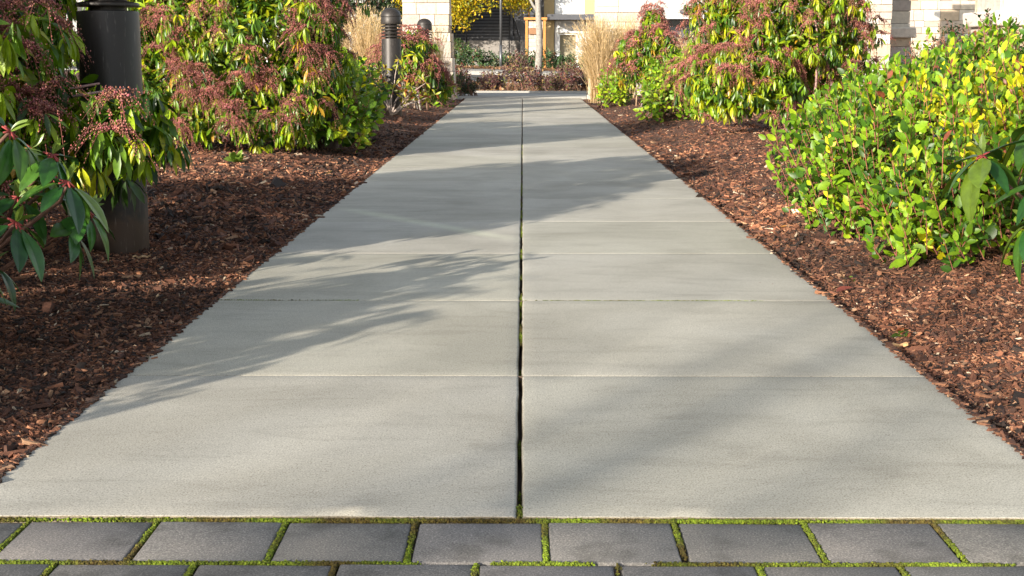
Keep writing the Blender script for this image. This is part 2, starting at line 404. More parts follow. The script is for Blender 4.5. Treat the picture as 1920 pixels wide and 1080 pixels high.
# odd larger lying pieces
def lying(name, px, py, L, W, H, yaw, c, label, cat):
    p = at(px, py, 3.0); v = p - Vector((0, 0, CAMH)); g = Vector((0, 0, CAMH)) + v * (-(CAMH - .045) / v.z)
    g.z = bedz(g.x, g.y) + .012
    mb = MB(); n_ = 7; pts = [Vector((L * (i / (n_ - 1) - .5), .006 * math.sin(i * 1.7), .004 * math.sin(i * 2.3))) for i in range(n_)]
    vs = []
    for i, q in enumerate(pts):
        ww = W * (1 - .35 * abs(i / (n_ - 1) - .45)) * (1 + .15 * math.sin(i * 3.1))
        vs += [q + Vector((0, -ww / 2, 0)), q + Vector((0, ww / 2, .1 * H)), q + Vector((0, ww * .42, H)), q + Vector((0, -ww * .42, H * .9))]
    fs = [(i * 4 + k, i * 4 + (k + 1) % 4, i * 4 + 4 + (k + 1) % 4, i * 4 + 4 + k) for i in range(n_ - 1) for k in range(4)] + [(3, 2, 1, 0), tuple((n_ - 1) * 4 + k for k in range(4))]
    mb.add(vs, fs, c); o = mb.build(name, M['chip'], None, False, loc=g); o.rotation_euler.z = yaw
    return tag(o, label, cat)
lying('wood_splinter', 1672, 610, .085, .014, .007, R(12), (.62, .36, .16), 'long pale orange wood splinter lying on the mulch by the right edge of the path', 'wood splinter')
lying('bark_piece', 1255 + 180, 745 - 240, .05, .018, .008, R(-20), (.25, .09, .06), 'short reddish bark piece lying near the right edge of the path', 'bark piece')
lying('pale_chip', 1680, 637, .014, .012, .004, R(40), (.8, .78, .72), 'small white chip lying on dark mulch below the long wood splinter', 'wood chip')
lying('twig', 265, 472, .06, .008, .006, R(20), (.55, .36, .2), 'thin tan twig lying on the mulch mound at the foot of the near bollard', 'twig')

# moss in the joints
def moss(name, segs, dens, label):
    P, Sz = [], []
    for (x0, y0, x1, y1, wd, z, pr, sc) in segs:
        Ls = math.hypot(x1 - x0, y1 - y0)
        for _ in range(int(Ls * dens)):
            t = random.random(); x, y = x0 + (x1 - x0) * t, y0 + (y1 - y0) * t
            if noise.noise((x * sc, y * sc, 4.2)) + .5 < random.uniform(1 - pr - .15, 1 - pr + .15): continue
            P.append((x + random.gauss(0, wd), y + random.gauss(0, wd), z + random.uniform(-.002, .0025)))
            q = random.uniform(.0014, .0032); Sz.append((q, q * random.uniform(.5, 1), q * random.uniform(.7, 1.3)))
    P, Sz = np.array(P), np.array(Sz); n_ = len(P)
    pn = np.array([noise.noise((p[0] * 9, p[1] * 9, 7)) for p in P])[:, None]
    c = (np.array([.10, .15, .008]) * np.clip(.8 + pn * 1.6, .2, 1.6) + np.array([.05, .03, .01]) * np.clip(-pn * 3, 0, 1)) * rng.uniform(.45, 1.5, (n_, 1)) * np.array([1, 1, 1]) + rng.uniform(0, .03, (n_, 1)) * np.array([1.2, .4, 0])
    return tag(boxes(name, P, Sz, *(rng.uniform(-2, 2, n_) for _ in range(3)), c, M['moss']), label, 'moss', kind='stuff')
sg = [(-1.3, PY0 - .006, 1.3, PY0 - .006, .0022, PZ + .0005, .75, 5)]
for r_ in range(3):
    yb = PY0 - .012 - ROW * (r_ + 1) + .0045
    sg.append((-1.3, yb, 1.3, yb, .0022, PZ - .001, .72, 6))
    off = .035 - (0 if r_ % 2 == 0 else PIT / 2)
    for k in range(-6, 7): sg.append((off + k * PIT, yb, off + k * PIT, yb + ROW, .0018, PZ - .002, .75, 5))
moss('joint_moss', sg, 8000, 'bright green moss growing in the joints of the grey pavers')
sg = [(-.0047, PY0, -.0047, 2.15, .003, -.004, .9, 3), (-.0047, 2.2, -.0047, 3.9, .0018, -.014, .25, 5), (-.0047, 3.4, -.0047, 11, .003, -.006, .40, 3.1), (PL, joints[2], PR, joints[2], .0016, -.002, .55, 4)]
moss('crack_moss', sg, 1500, 'moss and tiny weeds growing along the long centre joint of the concrete path')

# ------------------------------------------------------------ leaves
def nrm(v): return v / np.maximum(np.linalg.norm(v, axis=-1, keepdims=True), 1e-9)
PROF = {
    'lance': [(0, .04), (.22, .62), (.5, 1), (.78, .72), (1, .0)],
    'ovate': [(0, .1), (.16, .75), (.42, 1), (.74, .72), (1, .0)],
    'big':   [(0, .05), (.12, .45), (.28, .85), (.45, 1), (.62, .95), (.8, .62), (.92, .3), (1, .0)],
    'lod':   [(0, .1), (.45, 1), (1, 0)],
}
def leaves(name, P, D, N, L, W, C, prof='lance', curl=.25, fold=.25, mat=None, parent=None, veins=False, origin=None):
    n_ = len(P)
    if n_ == 0: return None
    P, D, N = np.asarray(P, float), nrm(np.asarray(D, float)), np.asarray(N, float)
    B = nrm(np.cross(N, D)); N = np.cross(D, B)
    L, W = np.asarray(L, float), np.asarray(W, float)
    pr = PROF[prof]; rows = len(pr)
    across = [-1, -.74, -.45, -.2, 0, .2, .45, .74, 1] if veins else [-1, 0, 1]
    hgt = [.85, 1.0, .42, .55, 0, .55, .42, 1.0, .85] if veins else [1, 0, 1]
    cu = curl * rng.uniform(.3, 1.6, n_); tw = rng.normal(0, .25, n_)
    V = np.zeros((n_, rows, len(across), 3))
    for i, (t, wd) in enumerate(pr):
        ax = P + D * (L * t)[:, None] - N * (L * cu * t * t)[:, None]
        ca, sa = np.cos(tw * t), np.sin(tw * t)
        Bt = B * ca[:, None] + N * sa[:, None]
        for j, s_ in enumerate(across):
            V[:, i, j] = ax + Bt * (W * .5 * wd * s_)[:, None] + N * (W * .5 * wd * fold * hgt[j])[:, None]
    k = len(across); tmpl = []
    for i in range(rows - 1):
        for j in range(k - 1): tmpl.append((i * k + j, i * k + j + 1, (i + 1) * k + j + 1, (i + 1) * k + j))
    tmpl = np.array(tmpl); nv = rows * k
    idx = (tmpl[None] + (np.arange(n_) * nv)[:, None, None]).ravel()
    C = np.asarray(C, float)
    if C.ndim == 1: C = np.repeat(C[None], n_, 0)
    return raw_mesh(name, V.reshape(-1, 3), np.full(len(tmpl) * n_, 4), idx, mat or M['leaf'], parent, np.repeat(C, nv, 0), True, origin)

OCT_V = np.array([(1, 0, 0), (0, 1, 0), (-1, 0, 0), (0, -1, 0), (0, 0, 1), (0, 0, -1)], float)
OCT_F = np.array([(0, 1, 4), (1, 2, 4), (2, 3, 4), (3, 0, 4), (1, 0, 5), (2, 1, 5), (3, 2, 5), (0, 3, 5)])
def beads(name, P, Rr, C, mat, parent, stretch=1.3):
    P = np.asarray(P, float); n_ = len(P); Rr = np.asarray(Rr)
    V = P[:, None] + OCT_V[None] * np.stack([Rr, Rr, Rr * stretch], 1)[:, None]
    idx = (OCT_F[None] + (np.arange(n_) * 6)[:, None, None]).ravel()
    return raw_mesh(name, V.reshape(-1, 3), np.full(8 * n_, 3), idx, mat, parent, np.repeat(C, 6, 0), True)

def blob_pts(blobs, n_, lo=.55, zmin=.06, up=-.75, lump=.35, fs=2.2):
    """points spread in the outer shell of a union of lumpy ellipsoids; returns pos, outward dir"""
    wts = np.array([b[3] * b[4] + b[4] * b[5] + b[3] * b[5] for b in blobs]); wts = wts / wts.sum()
    P, O = [], []
    while len(P) < n_:
        b = blobs[rng.choice(len(blobs), p=wts)]
        d = rng.normal(0, 1, 3); d /= np.linalg.norm(d)
        if d[2] < up: continue
        lm = 1 + lump * noise.noise((d[0] * fs + b[0] * 3, d[1] * fs + b[1] * 3, d[2] * fs + b[2]))
        rr = lm * (lo + (1 - lo) * rng.uniform() ** .5)
        p = np.array(b[:3]) + d * np.array(b[3:6]) * rr
        if p[2] < zmin + bedz(p[0], p[1]) * (abs(p[1] - 12) < 11): continue
        inside = False
        for c in blobs:
            if c is b: continue
            if (((p - np.array(c[:3])) / np.array(c[3:6])) ** 2).sum() < (lo * .8) ** 2: inside = True; break
        if inside: continue
        o_ = d / np.array(b[3:6]); P.append(p); O.append(o_ / np.linalg.norm(o_))
    return np.array(P), np.array(O)

def stems(base, tips, name, parent, c, r0=.012, r1=.003, spread=.12, n=5):
    mb = MB()
    for t in tips:
        t = Vector(t); b = Vector(base) + Vector((random.uniform(-spread, spread), random.uniform(-spread, spread), 0))
        d = t - b; h = Vector((d.x * .25, d.y * .25, d.z * .55)); k = .06 * d.length
        j = lambda: Vector((random.uniform(-k, k), random.uniform(-k, k), random.uniform(-k, k)))
        m1 = b + h + j(); m2 = b + d * .7 + Vector((0, 0, .08 * d.length)) + j()
        pts = [b, b.lerp(m1, .5) + j() * .5, m1, m1.lerp(m2, .5) + j() * .5, m2, m2.lerp(t, .6) + j() * .3, t]
        q = random.uniform(.7, 1.2); cc = tuple(x * random.uniform(.75, 1.25) for x in c)
        mb.tube(pts, [r0 * q * (1 - i / 6) + r1 * i / 6 for i in range(7)], cc, n)
    return mb.build(name, M['stem'], parent, True)

def local(P, loc): return np.asarray(P) - np.asarray(loc)
GREEN = [(.026, .068, .008), (.060, .140, .009), (.125, .24, .010), (.25, .36, .010), (.42, .44, .010), (.45, .26, .02)]
def pieris(loc, blobs, ntips, label, cl=.45, leafL=.085, bead=.0042, nst=18, gp=(.2, .25, .25, .17, .1, .03), inner=1.0, group='pieris shrubs with drooping red buds', nstem=16, steps=15, red=(.42, .125, .11), cs=1.0, nf=2.6, seed=0):
    root = empty('pieris_shrub', loc, label, 'shrub', group)
    P, O = blob_pts(blobs, ntips, .66, .06)
    lp, ld, ln, ll, lw, lc = [], [], [], [], [], []
    bp, br, bc = [], [], []
    Z = np.array([0, 0, 1.0]); tw = MB()
    Gc = np.array(GREEN)
    for p, o_ in zip(P, O):
        ax = nrm(o_ * .6 + Z * .65 + rng.normal(0, .15, 3))
        u = nrm(np.cross(ax, rng.normal(0, 1, 3))); v_ = np.cross(ax, u)
        shade = Gc[rng.choice(6, p=gp)]; k = rng.integers(7, 13); s_ = rng.uniform(.7, 1.2)
        for i in range(k):
            q = 2 * math.pi * i / k + rng.normal(0, .3)
            rad = u * math.cos(q) + v_ * math.sin(q)
            d = nrm(rad * .75 - Z * rng.uniform(.1, 1.7))
            lp.append(p + rad * .008 - ax * rng.uniform(0, .035)); ld.append(d); ln.append(rad * .8 + Z * .55 + SUNW * .25 + rng.normal(0, .2, 3))
            L_ = leafL * s_ * rng.uniform(.7, 1.2); ll.append(L_); lw.append(L_ * rng.uniform(.21, .29))
            lc.append(shade * rng.uniform(.7, 1.3) if rng.uniform() > .12 else Gc[rng.choice(6, p=gp)])
        nz = noise.noise((p[0] * nf + seed * 7.1, p[1] * nf, p[2] * nf * 1.3)) 
        if rng.uniform() < cl * 2.2 * min(1, max(.04, .5 + nz * 2.6)) * (1.0 if o_[2] > -.25 else .4):
            tint = rng.uniform(.75, 1.2)
            h0 = p + ax * .03
            for j in range(nst):
                q = rng.uniform(0, 6.28); rad = nrm(u * math.cos(q) + v_ * math.sin(q) + ax * rng.uniform(0, .3))
                Ls = rng.uniform(.06, .15) * cs; dr = rng.uniform(.35, 1.0)
                n_s = max(4, int(steps * Ls / (.13 * cs)))
                for t in np.linspace(.10, 1, n_s):
                    x = h0 + rad * (Ls * .95 * t) + ax * (Ls * .8 * t * (1 - t)) - Z * (Ls * dr * t * t)
                    bp.append(x + rng.normal(0, .0036, 3)); br.append(bead * rng.uniform(.55, 1.1) * (1.1 - .35 * t))
                    bc.append(np.array(red) * tint * rng.uniform(.45, 1.3) * np.array([1, rng.uniform(.8, 1.7), rng.uniform(.8, 1.4)]))
                tw.tube([h0, h0 + rad * (Ls * .48) + ax * (Ls * .2) - Z * (Ls * dr * .25), x], [.0012, .001, .0006], (.22, .07, .05), 3, False)
    ni = int(ntips * inner * 6)
    Pi, Oi = blob_pts([(b[0], b[1], b[2], b[3] * .78, b[4] * .78, b[5] * .82) for b in blobs], ni, .2, .10)
    Di = nrm(rng.normal(0, 1, (ni, 3)) + Oi * .6 - Z * .7)
    lp += list(Pi); ld += list(Di); ln += list(Oi + Z * .5); Li = leafL * rng.uniform(.8, 1.2, ni); ll += list(Li); lw += list(Li * .3)
    lc += list(Gc[rng.choice(6, ni, p=gp)] * rng.uniform(.6, 1.2, (ni, 1)))
    leaves('foliage', local(lp, loc), ld, ln, ll, lw, lc, 'lance', .28, .3, M['leaf'], root)
    if bp:
        f = beads('flower_buds', local(bp, loc), br, np.array(bc), M['bud'], root)
        tw.v = [tuple(np.array(v) - np.array(loc)) for v in tw.v]; tw.build('bud_stalks', M['stem'], f, True)
    sel = P[rng.choice(len(P), min(nstem, len(P)), replace=False)]
    stems((0, 0, bedz(loc[0], loc[1]) - loc[2] - .02), local(sel, loc), 'stems', root, (.36, .27, .20), .011, .0035, .30)
    return root

SUNW = np.array([-.57, -.78, .26])
SALAL = [(.050, .125, .010), (.12, .235, .011), (.21, .355, .015), (.34, .46, .018), (.60, .56, .015), (.30, .09, .05)]
def salal(name, loc, blobs, nsh, label, leafL=.055, gp=(.2, .3, .27, .17, .045, .015), ratio=.62, sl=.17, nl=8, palette=SALAL, upw=.75, group='low broad leaved evergreen shrubs', prof='ovate', stemc=(.28, .10, .06), hook=None, mat=None, nstem=26, cat='shrub', lo=.6, facing=.35, berries=0, up2=0):
    root = empty(name, loc, label, cat, group)
    P, O = blob_pts(blobs, nsh, lo, .05, -.6, .3, 2.6)
    Gc = np.array(palette); Z = np.array([0, 0, 1.0])
    lp, ld, ln, ll, lw, lc = [], [], [], [], [], []; tw = MB(); bp = []
    for p, o_ in zip(P, O):
        ax = nrm(o_ * .55 + Z * upw + rng.normal(0, .25, 3)); Ls = sl * rng.uniform(.6, 1.25)
        base = p - ax * Ls * .8; u = nrm(np.cross(ax, rng.normal(0, 1, 3))); v_ = np.cross(ax, u)
        gpp = hook(p) if hook else gp
        tone = Gc[rng.choice(len(Gc), p=gpp)]; q0 = rng.uniform(0, 6.28); s_ = rng.uniform(.75, 1.2)
        for i in range(nl):
            t = (i + .5) / nl; q = q0 + i * 2.4; rad = u * math.cos(q) + v_ * math.sin(q)
            d = nrm(rad * (.95 - .35 * t) + ax * (.25 + up2 * rng.uniform(0, 1.5) + .6 * t * t) + rng.normal(0, .22, 3))
            lp.append(base + ax * Ls * t + rad * .004); ld.append(d); ln.append(ax * .55 + o_ * facing + SUNW * .45 + rng.normal(0, .38, 3))
            L_ = leafL * s_ * rng.uniform(.5, 1.35) * (1 - .25 * t); ll.append(L_); lw.append(L_ * ratio * rng.uniform(.8, 1.15))
            lc.append((tone if rng.uniform() > .25 else Gc[rng.choice(len(Gc), p=gpp)]) * rng.uniform(.7, 1.3))
        tw.tube([base - loc, base + ax * Ls * .5 - loc, base + ax * Ls - loc], [.0022, .0018, .0012], tuple(np.array(stemc) * rng.uniform(.6, 1.2)), 4, False)
        if berries and rng.uniform() < berries:
            for _ in range(rng.integers(2, 6)): bp.append(p + o_ * .03 + rng.normal(0, .018, 3))
    leaves('foliage', local(lp, loc), ld, ln, ll, lw, lc, prof, .14, .22, mat or M['leaf_soft'], root)
    st = stems((0, 0, bedz(loc[0], loc[1]) - loc[2] - .02 if loc[1] < 22.3 else 0), local(P[rng.choice(len(P), min(nstem, len(P)), replace=False)], loc), 'stems', root, (.2, .11, .075), .007, .0025, .25)
    tw.build('shoots', M['stem'], st, True)
    if bp:
        b0_ = MB(); b0_.lathe([(.0052 * math.sin(q), -.0052 * math.cos(q)) for q in np.linspace(.15, 3.0, 8)], 10, (.012, .01, .022))
        bo = b0_.build('berry', M['leaf_dark'], root, True)
        for i, q in enumerate(bp):
            o = bo if i == 0 else bo.copy()
            if i: col.objects.link(o); o.parent = root
            o.location = Vector(q) - Vector(loc)
    return root

def viburnum(loc, whorls, label, leafL=.13):
    """large leathery leaves in whorls; whorls = [(x,y,z, n, size)]"""
    root = empty('viburnum_shrub', loc, label, 'shrub', 'large leaved viburnum shrubs')
    lp, ld, ln, ll, lw, lc = [], [], [], [], [], []; Z = np.array([0, 0, 1.0]); tw = MB(); ps = MB()
    G = np.array([(.022, .085, .016), (.035, .12, .018), (.06, .15, .018), (.14, .22, .02)])
    for (x, y, z, k, s_) in whorls:
        p = np.array([x, y, z]); ax = nrm(np.array([x - loc[0], y - loc[1], .55]) + rng.normal(0, .12, 3)); u = nrm(np.cross(ax, (.3, .2, 1))); v_ = np.cross(ax, u)
        for i in range(k):
            q = 2 * math.pi * i / k + rng.normal(0, .15); rad = u * math.cos(q) + v_ * math.sin(q)
            d = nrm(rad + ax * rng.uniform(-.1, .3) - Z * rng.uniform(.1, 1.0)); b = p + d * .022
            lp.append(b); ld.append(d); ln.append(ax * .8 + Z * .4); L_ = leafL * s_ * rng.uniform(.75, 1.15); ll.append(L_); lw.append(L_ * rng.uniform(.34, .42))
            lc.append(G[rng.choice(4, p=(.3, .35, .25, .1))] * rng.uniform(.8, 1.2))
            ps.tube([p - loc, b - loc], [.003, .0022], (.30, .05, .045), 5)
        for _ in range(3):
            d = nrm(ax + rng.normal(0, .25, 3)); lp.append(p); ld.append(d); ln.append(rng.normal(0, 1, 3)); ll.append(leafL * .45); lw.append(leafL * .14); lc.append((.16, .24, .04))
        mid = np.array([loc[0] + (x - loc[0]) * .5, loc[1] + (y - loc[1]) * .5, z * .45])
        tw.tube([np.array([loc[0], loc[1], .0]) + rng.normal(0, .02, 3) - loc, mid - loc, p - ax * .05 - loc, p - loc], [.009, .007, .005, .004], (.16, .08, .055), 6)
    leaves('foliage', local(lp, loc), ld, ln, ll, lw, lc, 'big', .28, .22, M['leaf_dark'], root, True)
    s_ = tw.build('stems', M['stem'], root, True); ps.build('leaf_stalks', M['stem'], s_, True)
    return root

def grass(loc, n_, h, spread, label, lean=(0, 0), c=(.66, .49, .31), wd=.0035, top=.5):
    root = empty('dry_grass_clump', loc, label, 'ornamental grass', 'dry ornamental grass clumps')
    seg = 6; base = rng.normal(0, .055, (n_, 2)); az = rng.uniform(0, 6.28, n_); H = h * rng.uniform(.55, 1.05, n_); sp = spread * rng.uniform(.1, 1, n_)
    V = np.zeros((n_, seg, 2, 3)); W = wd * rng.uniform(.6, 1.4, n_)
    for i in range(seg):
        t = i / (seg - 1); r_ = sp * (t ** 1.7)
        X = base[:, 0] + np.cos(az) * r_ + lean[0] * t * t; Y = base[:, 1] + np.sin(az) * r_ + lean[1] * t * t
        Zz = H * (t - .12 * t ** 3 * (sp / spread))
        ww = W * (1 - .75 * t)
        fa = az * 3.7
        for j, s_ in enumerate((-1, 1)):
            V[:, i, j, 0] = X + s_ * ww * np.cos(fa); V[:, i, j, 1] = Y + s_ * ww * np.sin(fa); V[:, i, j, 2] = Zz
    tm = np.array([(i * 2, i * 2 + 1, i * 2 + 3, i * 2 + 2) for i in range(seg - 1)])
    idx = (tm[None] + (np.arange(n_) * seg * 2)[:, None, None]).ravel()
    C = np.array(c) * rng.uniform(.65, 1.25, (n_, 1))
    raw_mesh('blades', V.reshape(-1, 3), np.full(n_ * (seg - 1), 4), idx, M['straw'], root, np.repeat(C, seg * 2, 0), True)
    # feathery plumes on part of the blades
    sel = np.where(rng.uniform(0, 1, n_) < top)[0]; P, D = [], []
    for i in sel:
        a_ = V[i, seg - 2].mean(0); b = V[i, seg - 1].mean(0)
        for _ in range(5):
            t = rng.uniform(.2, 1.1); P.append(a_ + (b - a_) * t); D.append(nrm(b - a_) + rng.normal(0, .25, 3))
    m_ = len(P); L_ = rng.uniform(.03, .06, m_)
    if m_: leaves('plumes', P, D, rng.normal(0, 1, (m_, 3)), L_, L_ * .13, np.array(c) * rng.uniform(.8, 1.35, (m_, 1)), 'lod', .1, .1, M['straw'], root)
    return root

# ------------------------------------------------------------ bollards
def bollard(loc, label):
    t = empty('bollard_light', loc, label, 'bollard', 'dark bronze bollard lights along the left of the path')
    r = .107
    b = MB(); b.lathe([(r * .99, -.12), (r, .0), (r, .818), (r * .985, .826), (r * .78, .829)], 64); b.build('post', M['bronze'], t, True, 0)
    c = MB(); c.lathe([(.066, .82), (.066, .985)], 32); c.build('lamp_core', M['bronze'], t, True)
    for i in range(4):
        z = .842 + i * .036; g = MB()
        g.lathe([(.05, z + .004), (r * .99, z), (r * 1.02, z + .004), (r * 1.02, z + .011), (r * .97, z + .014), (.05, z + .024)], 64); g.build('louver', M['bronze'], t, True)
    h = MB(); h.lathe([(r * .8, .980), (r * 1.0, .983), (r * 1.02, .99), (r * 1.02, 1.056), (r * .995, 1.060)] , 64); h.build('lamp_collar', M['bronze'], t, True)
    d = MB(); d.lathe([(r * .98, 1.0605)] + [(r * 1.02 * math.cos(q), 1.063 + .093 * math.sin(q)) for q in np.linspace(0, math.pi / 2 * .98, 14)], 64); d.build('dome', M['bronze'], t, True)
    for o in t.children:
        m = o.modifiers.new('edges', 'EDGE_SPLIT'); m.split_angle = R(38)
    return t
bl = ['thick bollard light nearest the camera, half hidden behind the left red budded shrub',
      'bollard light behind the second left red budded shrub, only its dark side showing',
      'free standing domed bollard light in full view beside the left edge of the path',
      'farthest bollard light, only its dome showing in front of the left stone pillar']
b0 = bollard((-1.457, 4.95, .035), bl[0])
for k, (x, y) in enumerate(((-1.44, 10.1), (-1.43, 15.3), (-1.43, 20.5))):
    c = copy_tree(b0); c.location = (x, y, bedz(x, y) - .05 * (k < 1)); c['label'] = bl[k + 1]

# ------------------------------------------------------------ shrubs, left side
pieris((-2.3, 4.9, 0), [(-2.35, 4.95, .88, .78, .75, .72), (-1.72, 4.50, .68, .32, .34, .32), (-1.34, 4.48, .46, .22, .28, .17), (-2.0, 4.1, .66, .5, .4, .5), (-1.75, 4.25, .43, .36, .28, .20)], 1400, 'large red budded shrub hanging in front of the thick near bollard on the left', .21, .080, .0036, 20, steps=20, cs=1.0, gp=(.08, .20, .30, .28, .12, .02), seed=1, inner=.8, nf=3.2)
pieris((-2.05, 9.7, 0), [(-1.98, 9.7, .95, .82, .65, .72), (-2.40, 9.4, .45, .50, .42, .36), (-1.48, 9.55, .55, .34, .36, .30), (-2.5, 9.7, .95, .48, .4, .5), (-1.45, 9.7, .95, .24, .4, .4), (-2.0, 9.25, .30, .75, .30, .24)], 1300, 'large red budded shrub with bare forked stems between the first two bollards on the left', .22, .072, .0042, 18, steps=15, nstem=12, inner=1.7, cs=1.0, gp=(.08, .17, .28, .31, .14, .02), seed=2, nf=3.2)
pieris((-4.3, 17.4, 0), [(-4.3, 17.4, 1.1, .9, .7, 1.0)], 420, 'tall red budded shrub added far back on the left to shade the left stone pillar', .3, .09, .009, 8, steps=6, seed=9)  # added shrub, throws shade on the foot of the left pillar
pieris((-1.45, 17.2, 0), [(-1.42, 17.2, .62, .40, .42, .42), (-1.15, 17.6, .35, .25, .3, .25)], 330, 'red budded shrub right behind the free standing domed bollard', .36, .085, .0075, 10, steps=7, seed=3)
pieris((-2.6, 3.3, 0), [(-2.60, 3.25, .46, .55, .5, .42)], 320, 'red budded shrub just outside the left frame edge beside the large leaved viburnum', .15, .09, .0055, 8, steps=8, seed=6, inner=.6)
salal('salal_shrub', (-1.4, 10.4, 0), [(-1.33, 9.85, .27, .31, .42, .29), (-1.40, 10.8, .30, .30, .5, .30), (-1.62, 12.3, .36, .36, .9, .36)], 640, 'low green broad leaved shrub at the path edge below the second left red budded shrub', .068, (.2, .28, .26, .18, .06, .02))
salal('salal_shrub', (-3.3, 12.6, 0), [(-3.3, 12.6, .5, .8, .6, .48)], 260, 'light green shrub behind the near bollard in front of the pale stone pillar', .07, (.1, .25, .35, .22, .05, .03))
salal('salal_shrub', (-1.16, 19.2, 0), [(-1.16, 19.2, .22, .24, .6, .24)], 150, 'small green shrub at the foot of the left stone pillar', .06)
salal('salal_shrub', (-2.1, 14.4, 0), [(-2.1, 14.4, .3, .6, .8, .42)], 240, 'green shrub with yellow leaves in front of the left dry grass', .065, (.1, .25, .3, .2, .12, .03))
pieris((-2.45, 1.5, 0), [(-2.45, 1.55, .56, .60, .50, .46), (-2.1, 1.85, .45, .35, .35, .3)], 290, 'red budded shrub standing left of the camera beside the paving', .25, .085, .0055, 8, steps=9, seed=12, inner=.25)
viburnum((-1.62, 3.25, .0), [(-1.07, 3.25, .42, 8, 1.05), (-1.15, 3.12, .34, 8, 1.05), (-1.20, 3.38, .49, 8, .95), (-1.22, 3.02, .26, 7, 1.0), (-1.30, 3.25, .47, 8, 1.0), (-1.36, 3.05, .40, 8, 1.0), (-1.42, 3.35, .53, 8, 1), (-1.5, 3.05, .5, 8, 1), (-1.32, 2.9, .3, 7, .9), (-1.8, 3.4, .5, 8, 1), (-1.28, 3.3, .22, 6, .9), (-1.6, 2.8, .42, 7, 1), (-1.8, 2.9, .36, 7, 1), (-1.10, 3.35, .30, 8, 1), (-1.18, 3.2, .54, 8, .9), (-1.26, 3.15, .16, 7, 1), (-1.12, 3.3, .48, 8, .9), (-1.2, 3.28, .38, 8, .9), (-1.06, 3.35, .34, 8, .9), (-1.15, 3.4, .42, 8, .9)], 'dark green large leaved shrub in the left foreground in front of the near bollard', .108)
# twiggy shrub in front of bollard
def twiggy():
    loc = (-1.30, 15.05, 0); root = empty('twiggy_shrub', loc, 'nearly bare twiggy shrub with yellow leaves in front of the free standing bollard foot', 'shrub')
    tw = MB(); tips = []
    for k in range(13):
        a_ = random.uniform(-.5, .95); L_ = random.uniform(.3, .55); p = Vector((-.12, 0, .05)); pts = [p]
        for i in range(5):
            a_ += random.uniform(-.3, .3); p = p + Vector((math.sin(a_) * L_ / 5, random.uniform(-.03, .03), abs(math.cos(a_)) * L_ / 5)); pts.append(p)
            if i > 1:
                q = p + Vector((random.uniform(-.09, .09), random.uniform(-.05, .05), random.uniform(.02, .09))); tw.tube([p, q], [.003, .0015], (.50, .40, .34), 4); tips.append(q)
        tw.tube(pts, [.009, .008, .007, .006, .004, .003], (.50, .40, .34), 5); tips.append(p)
    st = tw.build('stems', M['stem'], root, True)
    P, D, C = [], [], []
    for t in tips:
        if t.x < -.02 and random.random() < .4: continue
        for i in range(8):
            P.append(t); D.append(rng.normal(0, 1, 3) + (0, 0, -.3)); C.append(np.array(random.choice([(.45, .38, .03), (.3, .33, .03), (.16, .22, .02), (.34, .10, .04)])) * random.uniform(.7, 1.2))
    L_ = rng.uniform(.05, .08, len(P)); leaves('foliage', P, D, rng.normal(0, 1, (len(P), 3)), L_, L_ * .32, C, 'lance', .2, .2, M['leaf'], root)
twiggy()
# ------------------------------------------------------------ shrubs, right side
def yhook(p):
    y = math.exp(-(((p[0] - 1.95) / .42) ** 2 + ((p[1] - 5.0) / .9) ** 2 + ((p[2] - .48) / .24) ** 2))
    if rng.uniform() < y * .95: return (.0, .05, .15, .25, .50, .05)
    return (.24, .34, .27, .12, .015, .015)
salal('salal_shrub', (2.2, 6.0, 0), [(2.45, 6.35, .38, 1.10, 1.15, .46), (1.72, 5.50, .27, .66, .90, .38), (1.72, 4.72, .19, .52, .52, .30), (2.3, 5.0, .38, .80, .70, .46), (3.2, 5.8, .42, .95, 1.2, .50)], 6800, 'big bright green and yellow leaved shrub filling the right foreground beside the path', .045, hook=yhook, berries=.005, nstem=20, sl=.15, nl=9, upw=1.15, up2=.5, ratio=.56)
viburnum((1.85, 4.05, 0), [(1.36, 4.12, .42, 9, 1.15), (1.47, 4.0, .24, 8, 1.1), (1.55, 4.2, .52, 8, 1.1), (1.8, 3.9, .5, 8, 1.1), (1.50, 3.95, .36, 7, 1.0), (2.0, 4.2, .5, 8, 1), (1.72, 4.3, .3, 8, 1)], 'dark green large leaved shrub reaching in at the right edge over the bright shrub', .15)
pieris((2.4, 11.6, 0), [(2.18, 11.6, 1.05, .66, .6, .75), (1.80, 11.3, .48, .48, .42, .36), (2.50, 11.9, .65, .38, .5, .5), (1.72, 11.6, 1.0, .38, .4, .42), (1.5, 11.9, .5, .25, .3, .22)], 1400, 'tall red budded shrub on the right leaning over the mulch behind the bright green shrub', .26, .078, .0048, 15, gp=(.06, .14, .27, .31, .18, .04), steps=13, cs=.95, seed=4, nf=3.6)
salal('salal_shrub', (1.55, 14.4, 0), [(1.55, 14.2, .32, .38, .5, .36), (1.85, 15.0, .38, .42, .6, .38)], 560, 'light green mounded shrub on the right between the two red budded shrubs', .065, (.08, .27, .35, .25, .03, .02))
pieris((1.62, 17.3, 0), [(1.55, 17.3, .62, .46, .42, .40), (1.60, 17.3, 1.05, .14, .14, .24)], 380, 'pointed red budded shrub on the right in front of the dry grass and stone pillar', .40, .085, .0078, 10, gp=(.12, .18, .25, .25, .15, .05), steps=7, seed=5)
salal('salal_shrub', (1.22, 18.6, 0), [(1.20, 18.5, .24, .24, .55, .28)], 190, 'small bright green shrub at the far right path edge in front of the dry grass', .055, (.06, .27, .37, .25, .03, .02))
NAN = [(.02, .04, .02), (.035, .06, .022), (.06, .09, .03), (.09, .06, .04), (.13, .05, .04)]
